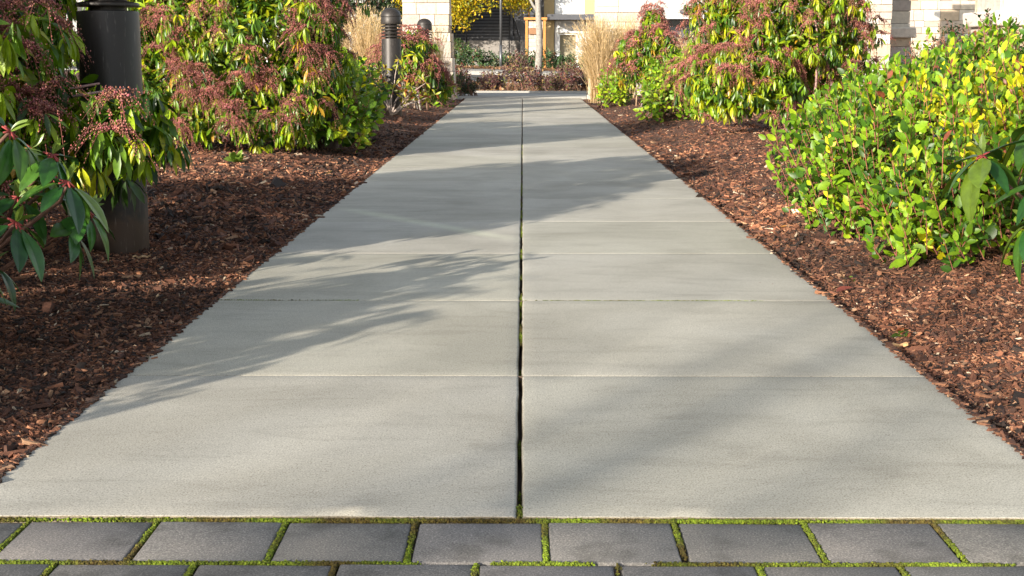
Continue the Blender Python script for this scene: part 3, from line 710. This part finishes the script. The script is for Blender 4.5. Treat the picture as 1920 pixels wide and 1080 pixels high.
salal('nandina_shrub', (2.9, 9.3, 0), [(2.85, 9.3, .45, .4, .4, .42)], 330, 'dark fine leaved shrub behind the bright green shrub right of the tall red budded one', .030, (.3, .3, .25, .1, .05), .5, .16, 10, NAN, group='dark fine leaved shrubs')
salal('nandina_shrub', (3.4, 10.2, 0), [(3.35, 10.2, .52, .5, .4, .48)], 330, 'dark fine leaved shrub standing against the pale stone wall on the right', .032, (.3, .35, .25, .07, .03), .5, .18, 10, NAN, group='dark fine leaved shrubs')
# small seedlings
def seedling(px, py, label, n_=10, L=.022, palette=((.12, .2, .03), (.2, .1, .05))):
    v = at(px, py, 3.0) - Vector((0, 0, CAMH)); g = Vector((0, 0, CAMH)) + v * (-(CAMH - .05) / v.z); g.z = bedz(g.x, g.y) + .006
    root = empty('seedling', g, label, 'seedling')
    P = rng.normal(0, .010, (n_, 3)); P[:, 2] = rng.uniform(0, .02, n_); D = rng.normal(0, 1, (n_, 3)); D[:, 2] = np.abs(D[:, 2]) * .6 + .2
    C = np.array(palette)[rng.integers(0, len(palette), n_)] * rng.uniform(.7, 1.3, (n_, 1)); L_ = L * rng.uniform(.6, 1.2, n_)
    leaves('leaves', P, D, np.tile([0, 0, 1.], (n_, 1)) + rng.normal(0, .3, (n_, 3)), L_, L_ * .55, C, 'ovate', .1, .2, M['leaf_soft'], root)
    mb = MB(); mb.tube([(0, 0, -.012), (.002, 0, .012)], [.0015, .001], (.2, .08, .05), 4); mb.build('stem', M['stem'], root)
seedling(1687, 590, 'small green and red seedling on the mulch above the long wood splinter', 16, .022, ((.10, .17, .04), (.30, .09, .04), (.12, .22, .03)))
seedling(440, 310, 'pale green seedling in front of the bare stems of the second left shrub', 26, .075, ((.12, .2, .03), (.2, .3, .05)))
seedling(1590, 405 + 90, 'tiny green seedling at the foot of the bright green shrub beside the path', 8, .02)
# fallen leaves
def fallen(px, py, c, L, label):
    v = at(px, py, 3.0) - Vector((0, 0, CAMH)); g = Vector((0, 0, CAMH)) + v * (-(CAMH - .05) / v.z); g.z = bedz(g.x, g.y) + .012
    o = leaves('fallen_leaf', [(0, 0, 0)], [(1, random.uniform(-1, 1), .1)], [(0, -.2, 1)], [L], [L * .5], [c], 'ovate', -.3, .5, M['leaf_soft'])
    o.location = g; tag(o, label, 'fallen leaf')
fallen(1570, 512, (.26, .07, .05), .06, 'dark red fallen leaf on the mulch left of the bright green shrub')
fallen(1880, 495, (.50, .28, .12), .07, 'tan curled fallen leaf on the mulch at the right frame edge')
fallen(612, 315, (.60, .42, .33), .05, 'pale pink fallen leaf on the mulch below the second left shrub')
fallen(1462, 405, (.45, .20, .05), .035, 'orange fallen leaf at the left foot of the bright green shrub')
fallen(1145, 249, (.35, .12, .05), .03, 'small rusty leaf lying on the concrete path near its far right edge')
# ------------------------------------------------------------ dry grasses
grass((1.12, 20.2, 0), 1500, 1.22, .42, 'dense tan dry grass clump nearest the path at the right stone pillar', (-.06, 0))
grass((1.50, 20.5, 0), 1300, 1.22, .42, 'tan dry grass clump in front of the right stone pillar, behind the pointed shrub')
grass((2.35, 19.8, 0), 800, 1.0, .40, 'short tan dry grass clump right of the pointed red budded shrub')
grass((-2.0, 18.2, 0), 1500, 1.28, .45, 'tan dry grass clump left of the free standing bollard')
grass((-2.6, 18.6, 0), 1000, 1.25, .45, 'tan dry grass clump farther left, partly behind the second red budded shrub')
grass((-1.32, 20.9, 0), 420, 1.12, .28, 'thin dry grass clump against the left stone pillar beside the farthest bollard', (.0, 0))

# ------------------------------------------------------------ stone pillars and walls
STC = [(.56, .50, .41), (.60, .55, .47), (.50, .42, .34), (.66, .62, .56), (.54, .43, .31), (.46, .40, .35)]
def stone_mass(x0, x1, y0, y1, z0, z1, batter=0, hmin=.10, hmax=.20, wmin=.16, wmax=.42, t=.09, grey=False):
    """ring of coursed blocks round a rectangular core; local coordinates"""
    mb = MB(); core = MB(); z = z0
    def off(zz): return batter * (1 - (zz - z0) / max(1e-6, z1 - z0))
    core.add([(x0 + .02 - off(z0), y0 + .02 - off(z0), z0), (x1 - .02 + off(z0), y0 + .02 - off(z0), z0), (x1 - .02 + off(z0), y1 - .02 + off(z0), z0), (x0 + .02 - off(z0), y1 - .02 + off(z0), z0),
              (x0 + .02, y0 + .02, z1), (x1 - .02, y0 + .02, z1), (x1 - .02, y1 - .02, z1), (x0 + .02, y1 - .02, z1)], [(0, 3, 2, 1), (4, 5, 6, 7), (0, 1, 5, 4), (1, 2, 6, 5), (2, 3, 7, 6), (3, 0, 4, 7)])
    def blk(a, b, o_, sx0, sy0, sx1, sy1):
        c = random.choice(STC); g = random.uniform(.88, 1.1); c = tuple(v * g for v in c)
        j = random.uniform(-.006, .010)
        mb.box((a[0] - sx0 * (o_ + j), a[1] - sy0 * (o_ + j), a[2]), (b[0] + sx1 * (o_ + j), b[1] + sy1 * (o_ + j), b[2]), c)
    def split(a, b):
        out = [a]
        while b - out[-1] > wmax: out.append(out[-1] + random.uniform(wmin, wmax))
        if b - out[-1] < wmin * .5 and len(out) > 1: out.pop()
        return out + [b]
    g = .006
    while z < z1 - .02:
        h = random.uniform(hmin, hmax)
        if z1 - (z + h) < hmin * .6: h = z1 - z
        zz0, zz1 = z + g / 2, z + h - g / 2; o_ = off(z + h / 2)
        def sub(s0, s1, f):
            if h > hmin * 1.5 and random.random() < .3:
                m_ = zz0 + (zz1 - zz0) * random.uniform(.4, .6); f(s0, s1, zz0, m_ - g / 2); f(s0, s1, m_ + g / 2, zz1)
            else: f(s0, s1, zz0, zz1)
        X = split(x0, x1); Xb = split(x0, x1)
        for s0, s1 in zip(X[:-1], X[1:]): sub(s0, s1, lambda p, q, za, zb: blk((p + g / 2, y0, za), (q - g / 2, y0 + t, zb), o_, 1 if p == x0 else 0, 1, 1 if q == x1 else 0, 0))
        for s0, s1 in zip(Xb[:-1], Xb[1:]): blk((s0 + g / 2, y1 - t, zz0), (s1 - g / 2, y1, zz1), o_, 1 if s0 == x0 else 0, 0, 1 if s1 == x1 else 0, 1)
        Y = split(y0 + t, y1 - t)
        for s0, s1 in zip(Y[:-1], Y[1:]):
            blk((x0, s0 + g / 2, zz0), (x0 + t, s1 - g / 2, zz1), o_, 1, 0, 0, 0); blk((x1 - t, s0 + g / 2, zz0), (x1, s1 - g / 2, zz1), o_, 0, 0, 1, 0)
        z += h
    return mb, core
def pillar(loc, w_, d_, h, plinth, batter, label, cap=True, ledge=False, hm=(.10, .20), name='stone_pillar', cat='pillar', group='buff stone pillars', wm=(.16, .42)):
    root = empty(name, loc, label, cat, group)
    mb, core = stone_mass(-w_ / 2, w_ / 2, -d_ / 2, d_ / 2, plinth, h, 0, *hm, *wm); s_ = mb.build('shaft', M['stone'], root, False, bevel=.007); core.build('mortar_core', M['mortar'], s_)
    if plinth > 0:
        mb, core = stone_mass(-w_ / 2 - .02, w_ / 2 + .02, -d_ / 2 - .02, d_ / 2 + .02, -.2, plinth - .004, batter, *([x * 1.4 for x in hm]), .25, .5); s_ = mb.build('plinth', M['stone'], root, False, bevel=.008); core.build('mortar_core', M['mortar'], s_)
    if ledge:
        lb = MB(); lb.box((-w_ / 2 - .09, -d_ / 2 - .09, plinth - .02), (w_ / 2 + .09, d_ / 2 + .09, plinth + .13), (.66, .60, .52), taper=.025); lb.build('ledge', M['stone'], root, False, bevel=.02, segs=3)
    if cap:
        cb = MB(); cb.box((-w_ / 2 - .07, -d_ / 2 - .07, h), (w_ / 2 + .07, d_ / 2 + .07, h + .09), (.62, .58, .5), taper=.015); cb.build('cap', M['stone'], root, False, bevel=.012)
    return root
pillar((-1.50, 22.15, 0), .72, .72, 2.5, 1.02, .075, 'stone pillar at the far left end of the path beside the farthest bollard')
pillar((1.48, 22.15, 0), .70, .72, 2.5, .98, .075, 'stone pillar at the far right end of the path behind the dry grass')
pillar((-5.65, 22.0, 0), .9, .72, 2.5, .3, .05, 'stone pillar seen just right of the near bollard top')
pillar((4.72, 20.0, 0), .80, .7, 2.6, .5, .05, 'sunlit stone pillar right of the tall red budded shrub')
pillar((5.52, 21.1, 0), .40, .40, 2.4, .95, .09, 'narrow stone pillar in shade beside a sunlit pillar on the right', ledge=True)
pillar((7.6, 24.5, 0), 2.3, .5, 2.0 - .30 + .0, 0, 0, 'low sunlit ledgestone wall with flat cap right of the shaded pillar', name='stone_wall', cat='wall', group='buff stone walls')
big = pillar((5.35, 14.6, 0), 1.10, .9, 2.5, 1.0, .05, 'massive smooth stone pillar with a moulded ledge at the right frame edge', ledge=True, hm=(.3, .4), wm=(.5, .9))
# small white fence behind bollard
fr = empty('white_fence', at(648, 60, 21.5) * 1.0, 'short white railing showing left of the dry grass behind the free standing bollard', 'fence')
fz = fr.location.z; fr.location.z = 0
mb = MB(); mb.box((-1.6, -.03, fz - .05), (.08, .03, fz)); mb.build('top_rail', M['white'], fr)
for i in range(11):
    mb = MB(); mb.box((-1.55 + i * .16, -.014, 0), (-1.51 + i * .16, .014, fz - .051)); mb.build('picket', M['white'], fr)

# ------------------------------------------------------------ beyond the path
def strip(name, y0, y1, z, mat, x0=-45, x1=45, th=0, kindd='structure'):
    xs = list(np.linspace(x0, x1, 19)); ys = list(np.linspace(y0, y1, max(2, int((y1 - y0) / 1.0) + 1)))
    o = grid(name, xs, ys, lambda x, y: z + tilt(x, y), mat)
    if th:
        m = o.modifiers.new('thick', 'SOLIDIFY'); m.thickness = th; m.offset = -1
    return tag(o, kind=kindd)
strip('cross_pavement', 22.31, 25.3, -.003, M['kerb'], th=.15)
strip('planting_bed_far', 25.45, 33.5, -.02, M['mulch'], th=.1)
strip('kerb_near', 25.3, 25.45, .03, M['kerb'], th=.2)
strip('road', 34, 50, -.12, M['asphalt'], -60, 60)
strip('kerb_road_near', 33.5, 33.9, .0, M['kerb'], -60, 60, .3)
strip('road_edge_line', 39.6, 39.85, -.116, M['line'], -60, 60)
strip('kerb_road_far', 50, 50.35, .0, M['kerb'], -60, 60, .3)
strip('far_pavement', 50.35, 56.5, .004, M['kerb'], -60, 60, .3)
strip('hedge_bed', 56.5, 63.2, .03, M['soil'], -60, 60, .3)

# leaf litter
def litter(name, x0, x1, y0, y1, n_, z, label, pal, sz):
    x = rng.uniform(x0, x1, n_); y = rng.uniform(y0, y1, n_); P = np.stack([x, y, np.array([z + tilt(a_, b_) for a_, b_ in zip(x, y)]) + rng.uniform(0, .03, n_)], 1)
    D = rng.normal(0, 1, (n_, 3)); D[:, 2] *= .35; N = rng.normal(0, .35, (n_, 3)); N[:, 2] += 1
    L_ = sz * rng.uniform(.6, 1.3, n_); C = np.array(pal)[rng.integers(0, len(pal), n_)] * rng.uniform(.7, 1.3, (n_, 1))
    tag(leaves(name, P, D, N, L_, L_ * .7, C, 'lod', .2, .3, M['leaf_soft']), label, 'leaf litter', kind='stuff')
litter('leaf_litter', -4, 4, 25.5, 33, 6500, -.01, 'rusty fallen leaves under the purple shrubs beyond the path', [(.32, .16, .09), (.22, .10, .06), (.45, .26, .14), (.5, .36, .22)], .07)
litter('leaf_litter', -6, 6, 56.4, 58.4, 3500, .05, 'rusty fallen leaves in front of the clipped green hedge across the road', [(.40, .22, .13), (.28, .13, .08), (.5, .33, .2)], .12)

PUR = [(.035, .018, .024), (.07, .03, .035), (.13, .05, .05), (.26, .08, .07), (.14, .16, .04), (.4, .28, .12)]
pl = [(-1.25, 26.6, .30, .40, 'leftmost dark purple low shrub beyond the path end'), (-.60, 27.2, .30, .30, 'second purple low shrub from the left beyond the path end'), (-.10, 26.7, .30, .62, 'tallest reddish purple low shrub left of the grey tree trunk'), (.22, 26.4, .24, .36, 'small reddish shrub directly left of the grey tree trunk'),
      (.62, 28.4, .22, .26, 'small purple shrub behind the foot of the grey tree trunk'), (.88, 26.9, .28, .46, 'twiggy purple low shrub right of the grey tree trunk'), (1.35, 27.2, .32, .40, 'rightmost purple low shrub beside the dry grass')]
for x, y, r_, h, lb in pl:
    salal('purple_shrub', (x, y, tilt(x, y)), [(x, y, h * .62 + tilt(x, y), r_ * 1.0, .45, h * .62)], 170, lb, .055, (.2, .24, .22, .12, .12, .10), .5, .22, 7, PUR, group='purple low shrubs beyond the path', stemc=(.35, .22, .18), lo=.3)
salal('dark_shrub', (-1.0, 23.6, 0), [(-1.02, 23.6, .17, .26, .3, .20)], 110, 'small dark green shrub right of the foot of the left stone pillar', .06, (.3, .3, .25, .1, .05), .5, .14, 8, NAN, group=None)

hd = [-7.5, -5.6, -3.75, -2.1, -.6, .85, 2.3, 3.9, 5.8]
HN = ['far left end', 'left end behind the pillar', 'left part below the yellow tree', 'front of the steps, left half', 'foot of the lamp post', 'foot of the orange framed pillar', 'front of the white doorway', 'right of the doorway', 'far right end']
for x, nm in zip(hd, HN):
    z = tilt(x, 57.8); h = .72 + .08 * math.sin(x * 2)
    salal('hedge_shrub', (x, 58.2, z), [(x, 58.2, z + h * .5, .95, .7, h * .56)], 190, 'mid green hedge shrub across the road at the ' + nm, .13, (.25, .3, .25, .1, .06, .04), .5, .3, 8,
          [(.02, .05, .025), (.035, .085, .03), (.06, .12, .04), (.10, .17, .06), (.18, .22, .14), (.2, .1, .06)], group='hedge shrubs across the road', nstem=8, lo=.5)
salal('hedge_shrub', (-2.75, 60.2, 0), [(-2.75, 60.2, .75, .65, .5, .62)], 150, 'taller round green shrub at the left foot of the stair railing', .13, (.2, .3, .3, .15, .05, 0), .45, .3, 8, [(.03, .06, .02), (.05, .10, .025), (.08, .14, .03), (.12, .18, .05), (.16, .2, .05), (.2, .1, .06)], group='hedge shrubs across the road', nstem=8, lo=.5)

# bare young street tree
def tree(name, loc, h, r0, label, seed, limbs=9, split=.4, upright=.8, mat='bark', cat='tree', lean=0, lift=2.0, twigs=True, LL=1.4):
    random.seed(seed); root = empty(name, loc, label, cat)
    mb = MB(); n_ = 14
    tr = [Vector((lean * (i / n_) + .02 * math.sin(i * 1.3 + seed), .02 * math.cos(i * 1.7 + seed), h * i / n_ - (.1 if i == 0 else 0))) for i in range(n_ + 1)]
    mb.tube(tr, [r0 * (1.25 if i == 0 else 1) * (1 - .75 * i / n_) for i in range(n_ + 1)], n=12); mb.build('trunk', M[mat], root, True)
    lm = MB(); tips = []
    for k in range(limbs):
        t = (lift + (h * .92 - lift) * k / limbs) / h; i = int(t * n_); p = tr[i].copy(); q = random.uniform(0, 6.28) + k * 2.4
        L_ = LL * (1.15 - t * .6) * random.uniform(.8, 1.2); pts = [p]; d = Vector((math.cos(q), math.sin(q), .9)).normalized(); r_ = r0 * .5 * (1 - .6 * t)
        for j in range(6):
            d = (d + Vector((random.uniform(-.2, .2), random.uniform(-.2, .2), upright * .22))).normalized(); p = p + d * L_ / 6; pts.append(p.copy())
            if j > 0 and twigs:
                dd = (d + Vector((random.uniform(-.9, .9), random.uniform(-.9, .9), random.uniform(0, .7)))).normalized(); a_ = p.copy(); b = a_ + dd * L_ * .22; c_ = b + (dd + Vector((0, 0, .4))) * L_ * .18
                lm.tube([a_, b, c_], [r_ * .45, r_ * .3, r_ * .14], n=5); tips += [b, c_]
        lm.tube(pts, [r_ * (1 - .8 * j / 6) for j in range(7)], n=7); tips.append(p.copy())
    lm.build('limbs', M[mat], root, True)
    return root, tips
tree('street_tree', (.33 * 1.05, 31.0, tilt(.35, 31)), 5.5, .085, 'young bare tree with a pale grey trunk beyond the end of the path', 11, lift=1.75)
# bare tree behind the photographer, whose soft shadow streaks the near slabs
tree('unseen_bare_tree', (-11.4, -13.5, -.2), 9.0, .085, 'tall bare tree standing behind the camera to the left', 5, limbs=10, upright=1.6, lift=2.6, LL=2.6, twigs=True)

def leafy(root, tips, n_, sz, pal, spread, zlo, name='crown', droop=-.4):
    T = np.array([tuple(t) for t in tips]); T = T[T[:, 2] > zlo]
    P = T[rng.integers(0, len(T), n_)] + rng.normal(0, spread, (n_, 3)); D = rng.normal(0, 1, (n_, 3)) + (0, 0, droop)
    L_ = sz * rng.uniform(.6, 1.3, n_); C = np.array(pal)[rng.integers(0, len(pal), n_)] * rng.uniform(.65, 1.3, (n_, 1))
    leaves(name, P, D, rng.normal(0, 1, (n_, 3)) + (0, 0, .5), L_, L_ * .5, C, 'lod', .2, .3, M['leaf_soft'], root)
YEL = [(.55, .40, .01), (.65, .50, .015), (.35, .33, .02), (.16, .20, .02), (.48, .30, .01)]
r1, tp = tree('yellow_tree', (-5.0, 61.5, .1), 5.0, .12, 'yellow autumn tree left of the steps, half hidden by the left stone pillar', 21, limbs=16, upright=.1, mat='dbark', lift=1.6, LL=2.1)
def bough(root, a, c, r, n_, zlo=0):
    mb = MB(); T = []
    for _ in range(n_):
        d = Vector(rng.normal(0, 1, 3)).normalized() * rng.uniform(.3, 1); t = Vector(c) + Vector((d.x * r[0], d.y * r[1], d.z * r[2]))
        m_ = Vector(a).lerp(t, .55) + Vector((0, 0, .5)); mb.tube([a, Vector(a).lerp(m_, .5) + Vector((0, 0, .15)), m_, t], [.03, .022, .014, .004], (.1, .08, .06), 4); T += [t, m_.lerp(t, .6)]
    mb.build('bough', M['dbark'], root, True); return T
tp += bough(r1, (0, 0, 3.0), (at(885, 10, 61).x + 5.0, -.5, 2.85), (1.3, .9, .6), 26) + bough(r1, (0, 0, 2.6), (at(862, 30, 61).x + 5.0, -.5, 2.3), (.5, .6, .5), 12)
leafy(r1, tp, 9000, .13, YEL, .22, 1.3)
r2, tp = tree('yellow_tree', (at(992, 30, 64.5).x, 64.5, .1), 5.2, .075, 'yellow autumn tree behind the lamp post and the orange framed pillar', 33, limbs=12, upright=.1, mat='brown', lift=2.7, LL=1.5)
tp += bough(r2, (0, 0, 3.0), (-.55, -.4, 2.95), (.8, .6, .55), 24)
leafy(r2, tp, 5600, .13, YEL, .18, 2.25)
r3, tp = tree('added_shade_tree', (-7.6, 61.0, .1), 7.0, .2, 'dark evergreen tree added left of the steps behind the yellow tree to shade them', 41, limbs=20, upright=.2, mat='dbark', lift=.7, LL=2.6)  # added tree, its dense crown casts shade towards the steps
leafy(r3, tp, 12000, .16, [(.02, .04, .02), (.03, .06, .02), (.05, .08, .03)], .4, .4)

# steps with rails
stx0, stx1 = at(868, 80, 64).x, at(956, 80, 64).x
st = empty('stairway', (0, 63.2, .04), 'long flight of steps across the road, sunlit below and coloured as shaded above', 'steps')
lo_, hi_ = MB(), MB(); ns = MB()
rise, run = .152, .32
for i in range(24):
    z0, y0 = rise * i, run * i
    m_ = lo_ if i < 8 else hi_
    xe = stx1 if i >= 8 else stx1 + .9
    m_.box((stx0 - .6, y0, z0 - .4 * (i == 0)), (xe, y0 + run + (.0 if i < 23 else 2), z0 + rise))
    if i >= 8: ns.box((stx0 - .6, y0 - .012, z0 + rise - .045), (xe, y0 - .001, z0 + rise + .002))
lo_.build('lower_steps', M['step'], st); hs = hi_.build('upper_steps', M['shaded_step'], st); ns.build('lit_nosings', M['nosing'], hs)
for x in (stx0 + .12, stx1 - .03, stx1 + .45):
    rb = MB(); a0 = (x, .9, rise * 3 + .85); b0_ = (x, run * 22, rise * 23 + .85)
    if x > stx1: b0_ = (x - .3, run * 8, rise * 9 + .9)
    rb.tube([(x, .9, rise * 3), a0, b0_, (b0_[0], b0_[1], b0_[2] - .85)], .028, n=8)
    for k in range(1, 5):
        t = k / 5; q = Vector(a0).lerp(Vector(b0_), t); rb.tube([q, q - Vector((0, 0, .85))], .018, n=6)
    rb.build('handrail', M['black'], st, True)
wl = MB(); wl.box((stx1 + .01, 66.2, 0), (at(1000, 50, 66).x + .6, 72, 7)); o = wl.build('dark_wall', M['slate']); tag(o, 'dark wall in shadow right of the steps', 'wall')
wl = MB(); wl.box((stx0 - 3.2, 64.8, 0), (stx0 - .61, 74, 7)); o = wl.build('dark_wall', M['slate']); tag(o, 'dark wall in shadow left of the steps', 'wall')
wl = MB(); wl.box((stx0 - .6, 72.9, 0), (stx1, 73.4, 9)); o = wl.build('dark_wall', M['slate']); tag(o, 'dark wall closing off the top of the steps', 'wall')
# lamp post
lpx = at(939, 50, 57.2).x
lp = empty('lamp_post', (lpx, 57.2, .05), 'thin dark grey lamp post in front of the steps across the road', 'lamp post')
mb = MB(); mb.tube([(0, 0, -.1), (0, 0, .95)], .062, n=16); mb.tube([(0, 0, .95), (0, 0, 4.6)], .048, n=16); mb.build('pole', M['steel'], lp, True)
mb = MB(); mb.box((-.12, -.5, 4.6), (.12, .12, 4.7)); mb.build('lamp_head', M['steel'], lp, bevel=.01)
# orange framed stone pillar
x0, x1 = at(985, 60, 62).x, at(1023, 60, 62).x; zt = at(985, 33, 62).z
fp = empty('framed_pillar', ((x0 + x1) / 2, 62, .05), 'stone pillar framed by orange timber posts across the road', 'pillar')
hw = (x1 - x0) / 2
mbk, core = stone_mass(-hw + .13, hw - .13, -.3, .3, -.1, zt - .22, 0, .12, .24, .18, .4); s_ = mbk.build('stonework', M['stone'], fp, bevel=.008); core.build('mortar_core', M['mortar'], s_)
for s2 in (-1, 1):
    mb = MB(); xx = s2 * (hw - .055); mb.box((xx - .055, -.36, -.1), (xx + .055, .36, zt - .16)); mb.build('timber_post', M['orange'], fp, bevel=.006)
mb = MB(); mb.box((-hw - .06, -.42, zt - .159), (hw + .06, .42, zt - .05)); mb.build('timber_beam', M['orange'], fp, bevel=.006)
mb = MB(); mb.box((-.30, -.42, zt - .78), (.1, -.302, zt - .5)); mb.build('wall_lamp', M['brown'], fp, bevel=.02)
# beige building with white doorway
D0 = 66.0
def X(px): return at(px, 50, D0).x
def Zp(py): return at(1040, py, D0).z
bb = empty('beige_building', (X(1020), D0, 0), 'beige building with white doorway and dark canopy across the road', 'building')
ox = X(1020)
def bbox(name, mat, x0, x1, y0, y1, z0, z1, parent=bb, bevel=0):
    mb = MB(); mb.box((x0 - ox, y0, z0), (x1 - ox, y1, z1)); return mb.build(name, M[mat], parent, bevel=bevel)
bbox('wall', 'beige', X(1020), X(1500), .5, 9, -.2, 8)
bbox('wall_strip', 'beige', X(1020), X(1039), 0, .498, -.2, 8)
bbox('white_panel', 'white', X(1040), X(1096), .1, .498, Zp(27), 8)
bbox('beige_panel', 'beige', X(1096) + .01, X(1500), .0, .498, Zp(27), 8)
bbox('canopy', 'slate', X(1025), X(1112), -1.4, -.002, Zp(38), Zp(28))
dl, dr_, dt = X(1050), X(1080), Zp(65)
bbox('door_surround', 'white', X(1040), dl, .1, .498, -.2, Zp(39)); bbox('door_surround', 'white', dr_, X(1096), .1, .498, -.2, Zp(39)); bbox('door_surround', 'white', dl + .001, dr_ - .001, .1, .498, dt, Zp(39))
bbox('door_recess', 'cream', dl + .001, dr_ - .001, .40, .499, -.2, dt - .001)
bbox('wall_strip', 'white', X(1097), X(1500), .1, .498, -.2, Zp(40))
bbox('lintel_trim', 'cream', X(1047), X(1083), .085, .099, Zp(63.5), Zp(61.5))
# pale building on the right
D1 = 40.0
def X1(px): return at(px, 50, D1).x
gz = at(1250, 34, D1).z; gl = at(1250, 58, D1).z; gx0 = X1(1185)
gb = empty('grey_building', (gx0, D1, 0), 'pale grey building with a dark window strip behind the right shrubs', 'building')
def gbox(name, mat, x0, x1, y0, y1, z0, z1, bevel=0):
    mb = MB(); mb.box((x0 - gx0, y0, z0), (x1 - gx0, y1, z1)); return mb.build(name, M[mat], gb, bevel=bevel)
gbox('upper_wall', 'pale', gx0, X1(1990), 0, 8, gz, 6)
gbox('window_strip', 'glass', gx0 + .02, X1(1990), .6, .8, gl, gz - .001)
gbox('lower_wall', 'slate', gx0, X1(1990), .3, 8, -.6, gl - .001)
gbox('trim', 'white', gx0, X1(1990), -.03, -.001, gz - .02, gz + .02)
ov = MB(); cx = X1(1287) - gx0; cz = at(1287, 22, D1).z; ov.lathe([(.0, 0), (.17, 0), (.2, .01), (.2, .03)], 32)  # dark disc standing in for a lamp head's shadow on the wall
o = ov.build('oval_shadow', M['slate'], gb, True); o.rotation_euler.x = R(90); o.location = (cx, -.001, cz); o.scale = (1, .48, 1)
for i in range(8):
    mb = MB(); xx = i * 1.45; mb.box((xx, .56, gl), (xx + .06, .599, gz - .002)); mb.build('mullion', M['steel'], gb)
# big shop building on the left, far
D2 = 52.0
def X2(px): return at(px, 20, D2).x
lx = X2(757) - .3
wz1, wz0 = at(690, 6, D2).z, at(690, 26, D2).z
lb_ = empty('shop_building', (lx, D2 + 14, 0), 'cream building with a dark window band behind the left shrubs', 'building')
def lbox(name, mat, x0, x1, y0, y1, z0, z1):
    mb = MB(); mb.box((x0, y0, z0), (x1, y1, z1)); return mb.build(name, M[mat], lb_)
sc = (D2 + 14) / D2
lx2 = -22
def zz(py): return at(690, py, D2 + 14).z
xr = at(757, 20, D2 + 14).x - lx; xw = at(726, 20, D2 + 14).x - lx; xl = -26
lbox('wall', 'cream', xw, xr, 0, 8, -.5, 7); lbox('upper_wall', 'pale', xl, xw - .001, 0, 8, zz(5), 7); lbox('lower_wall', 'pale', xl, xw - .001, 0, 8, -.5, zz(27))
lbox('window_band', 'glass', xl, xw - .002, .25, .4, zz(27) + .001, zz(5) - .001); lbox('roof', 'roof', xl - .2, xr + .2, -.2, 8.2, 7, 7.2)
for i in range(16):
    mb = MB(); xx = xw - .9 - i * 1.55; mb.box((xx, .15, zz(27) + .001), (xx + .08, .249, zz(5) - .001)); mb.build('mullion', M['white'], lb_)
# pale plastered wall at the far right
pw = MB(); pw.box((at(1778, 20, 30).x, 30, -.5), (22, 30.4, 3.5)); tag(pw.build('plain_wall', M['pale']), 'plain grey wall between the stone wall and the massive pillar on the right', 'wall')
pw = MB(); pw.box((9.5, 26, -.5), (10.0, 29.9, 3.0)); tag(pw.build('plain_wall', M['cream']), 'cream return wall at the far right', 'wall')
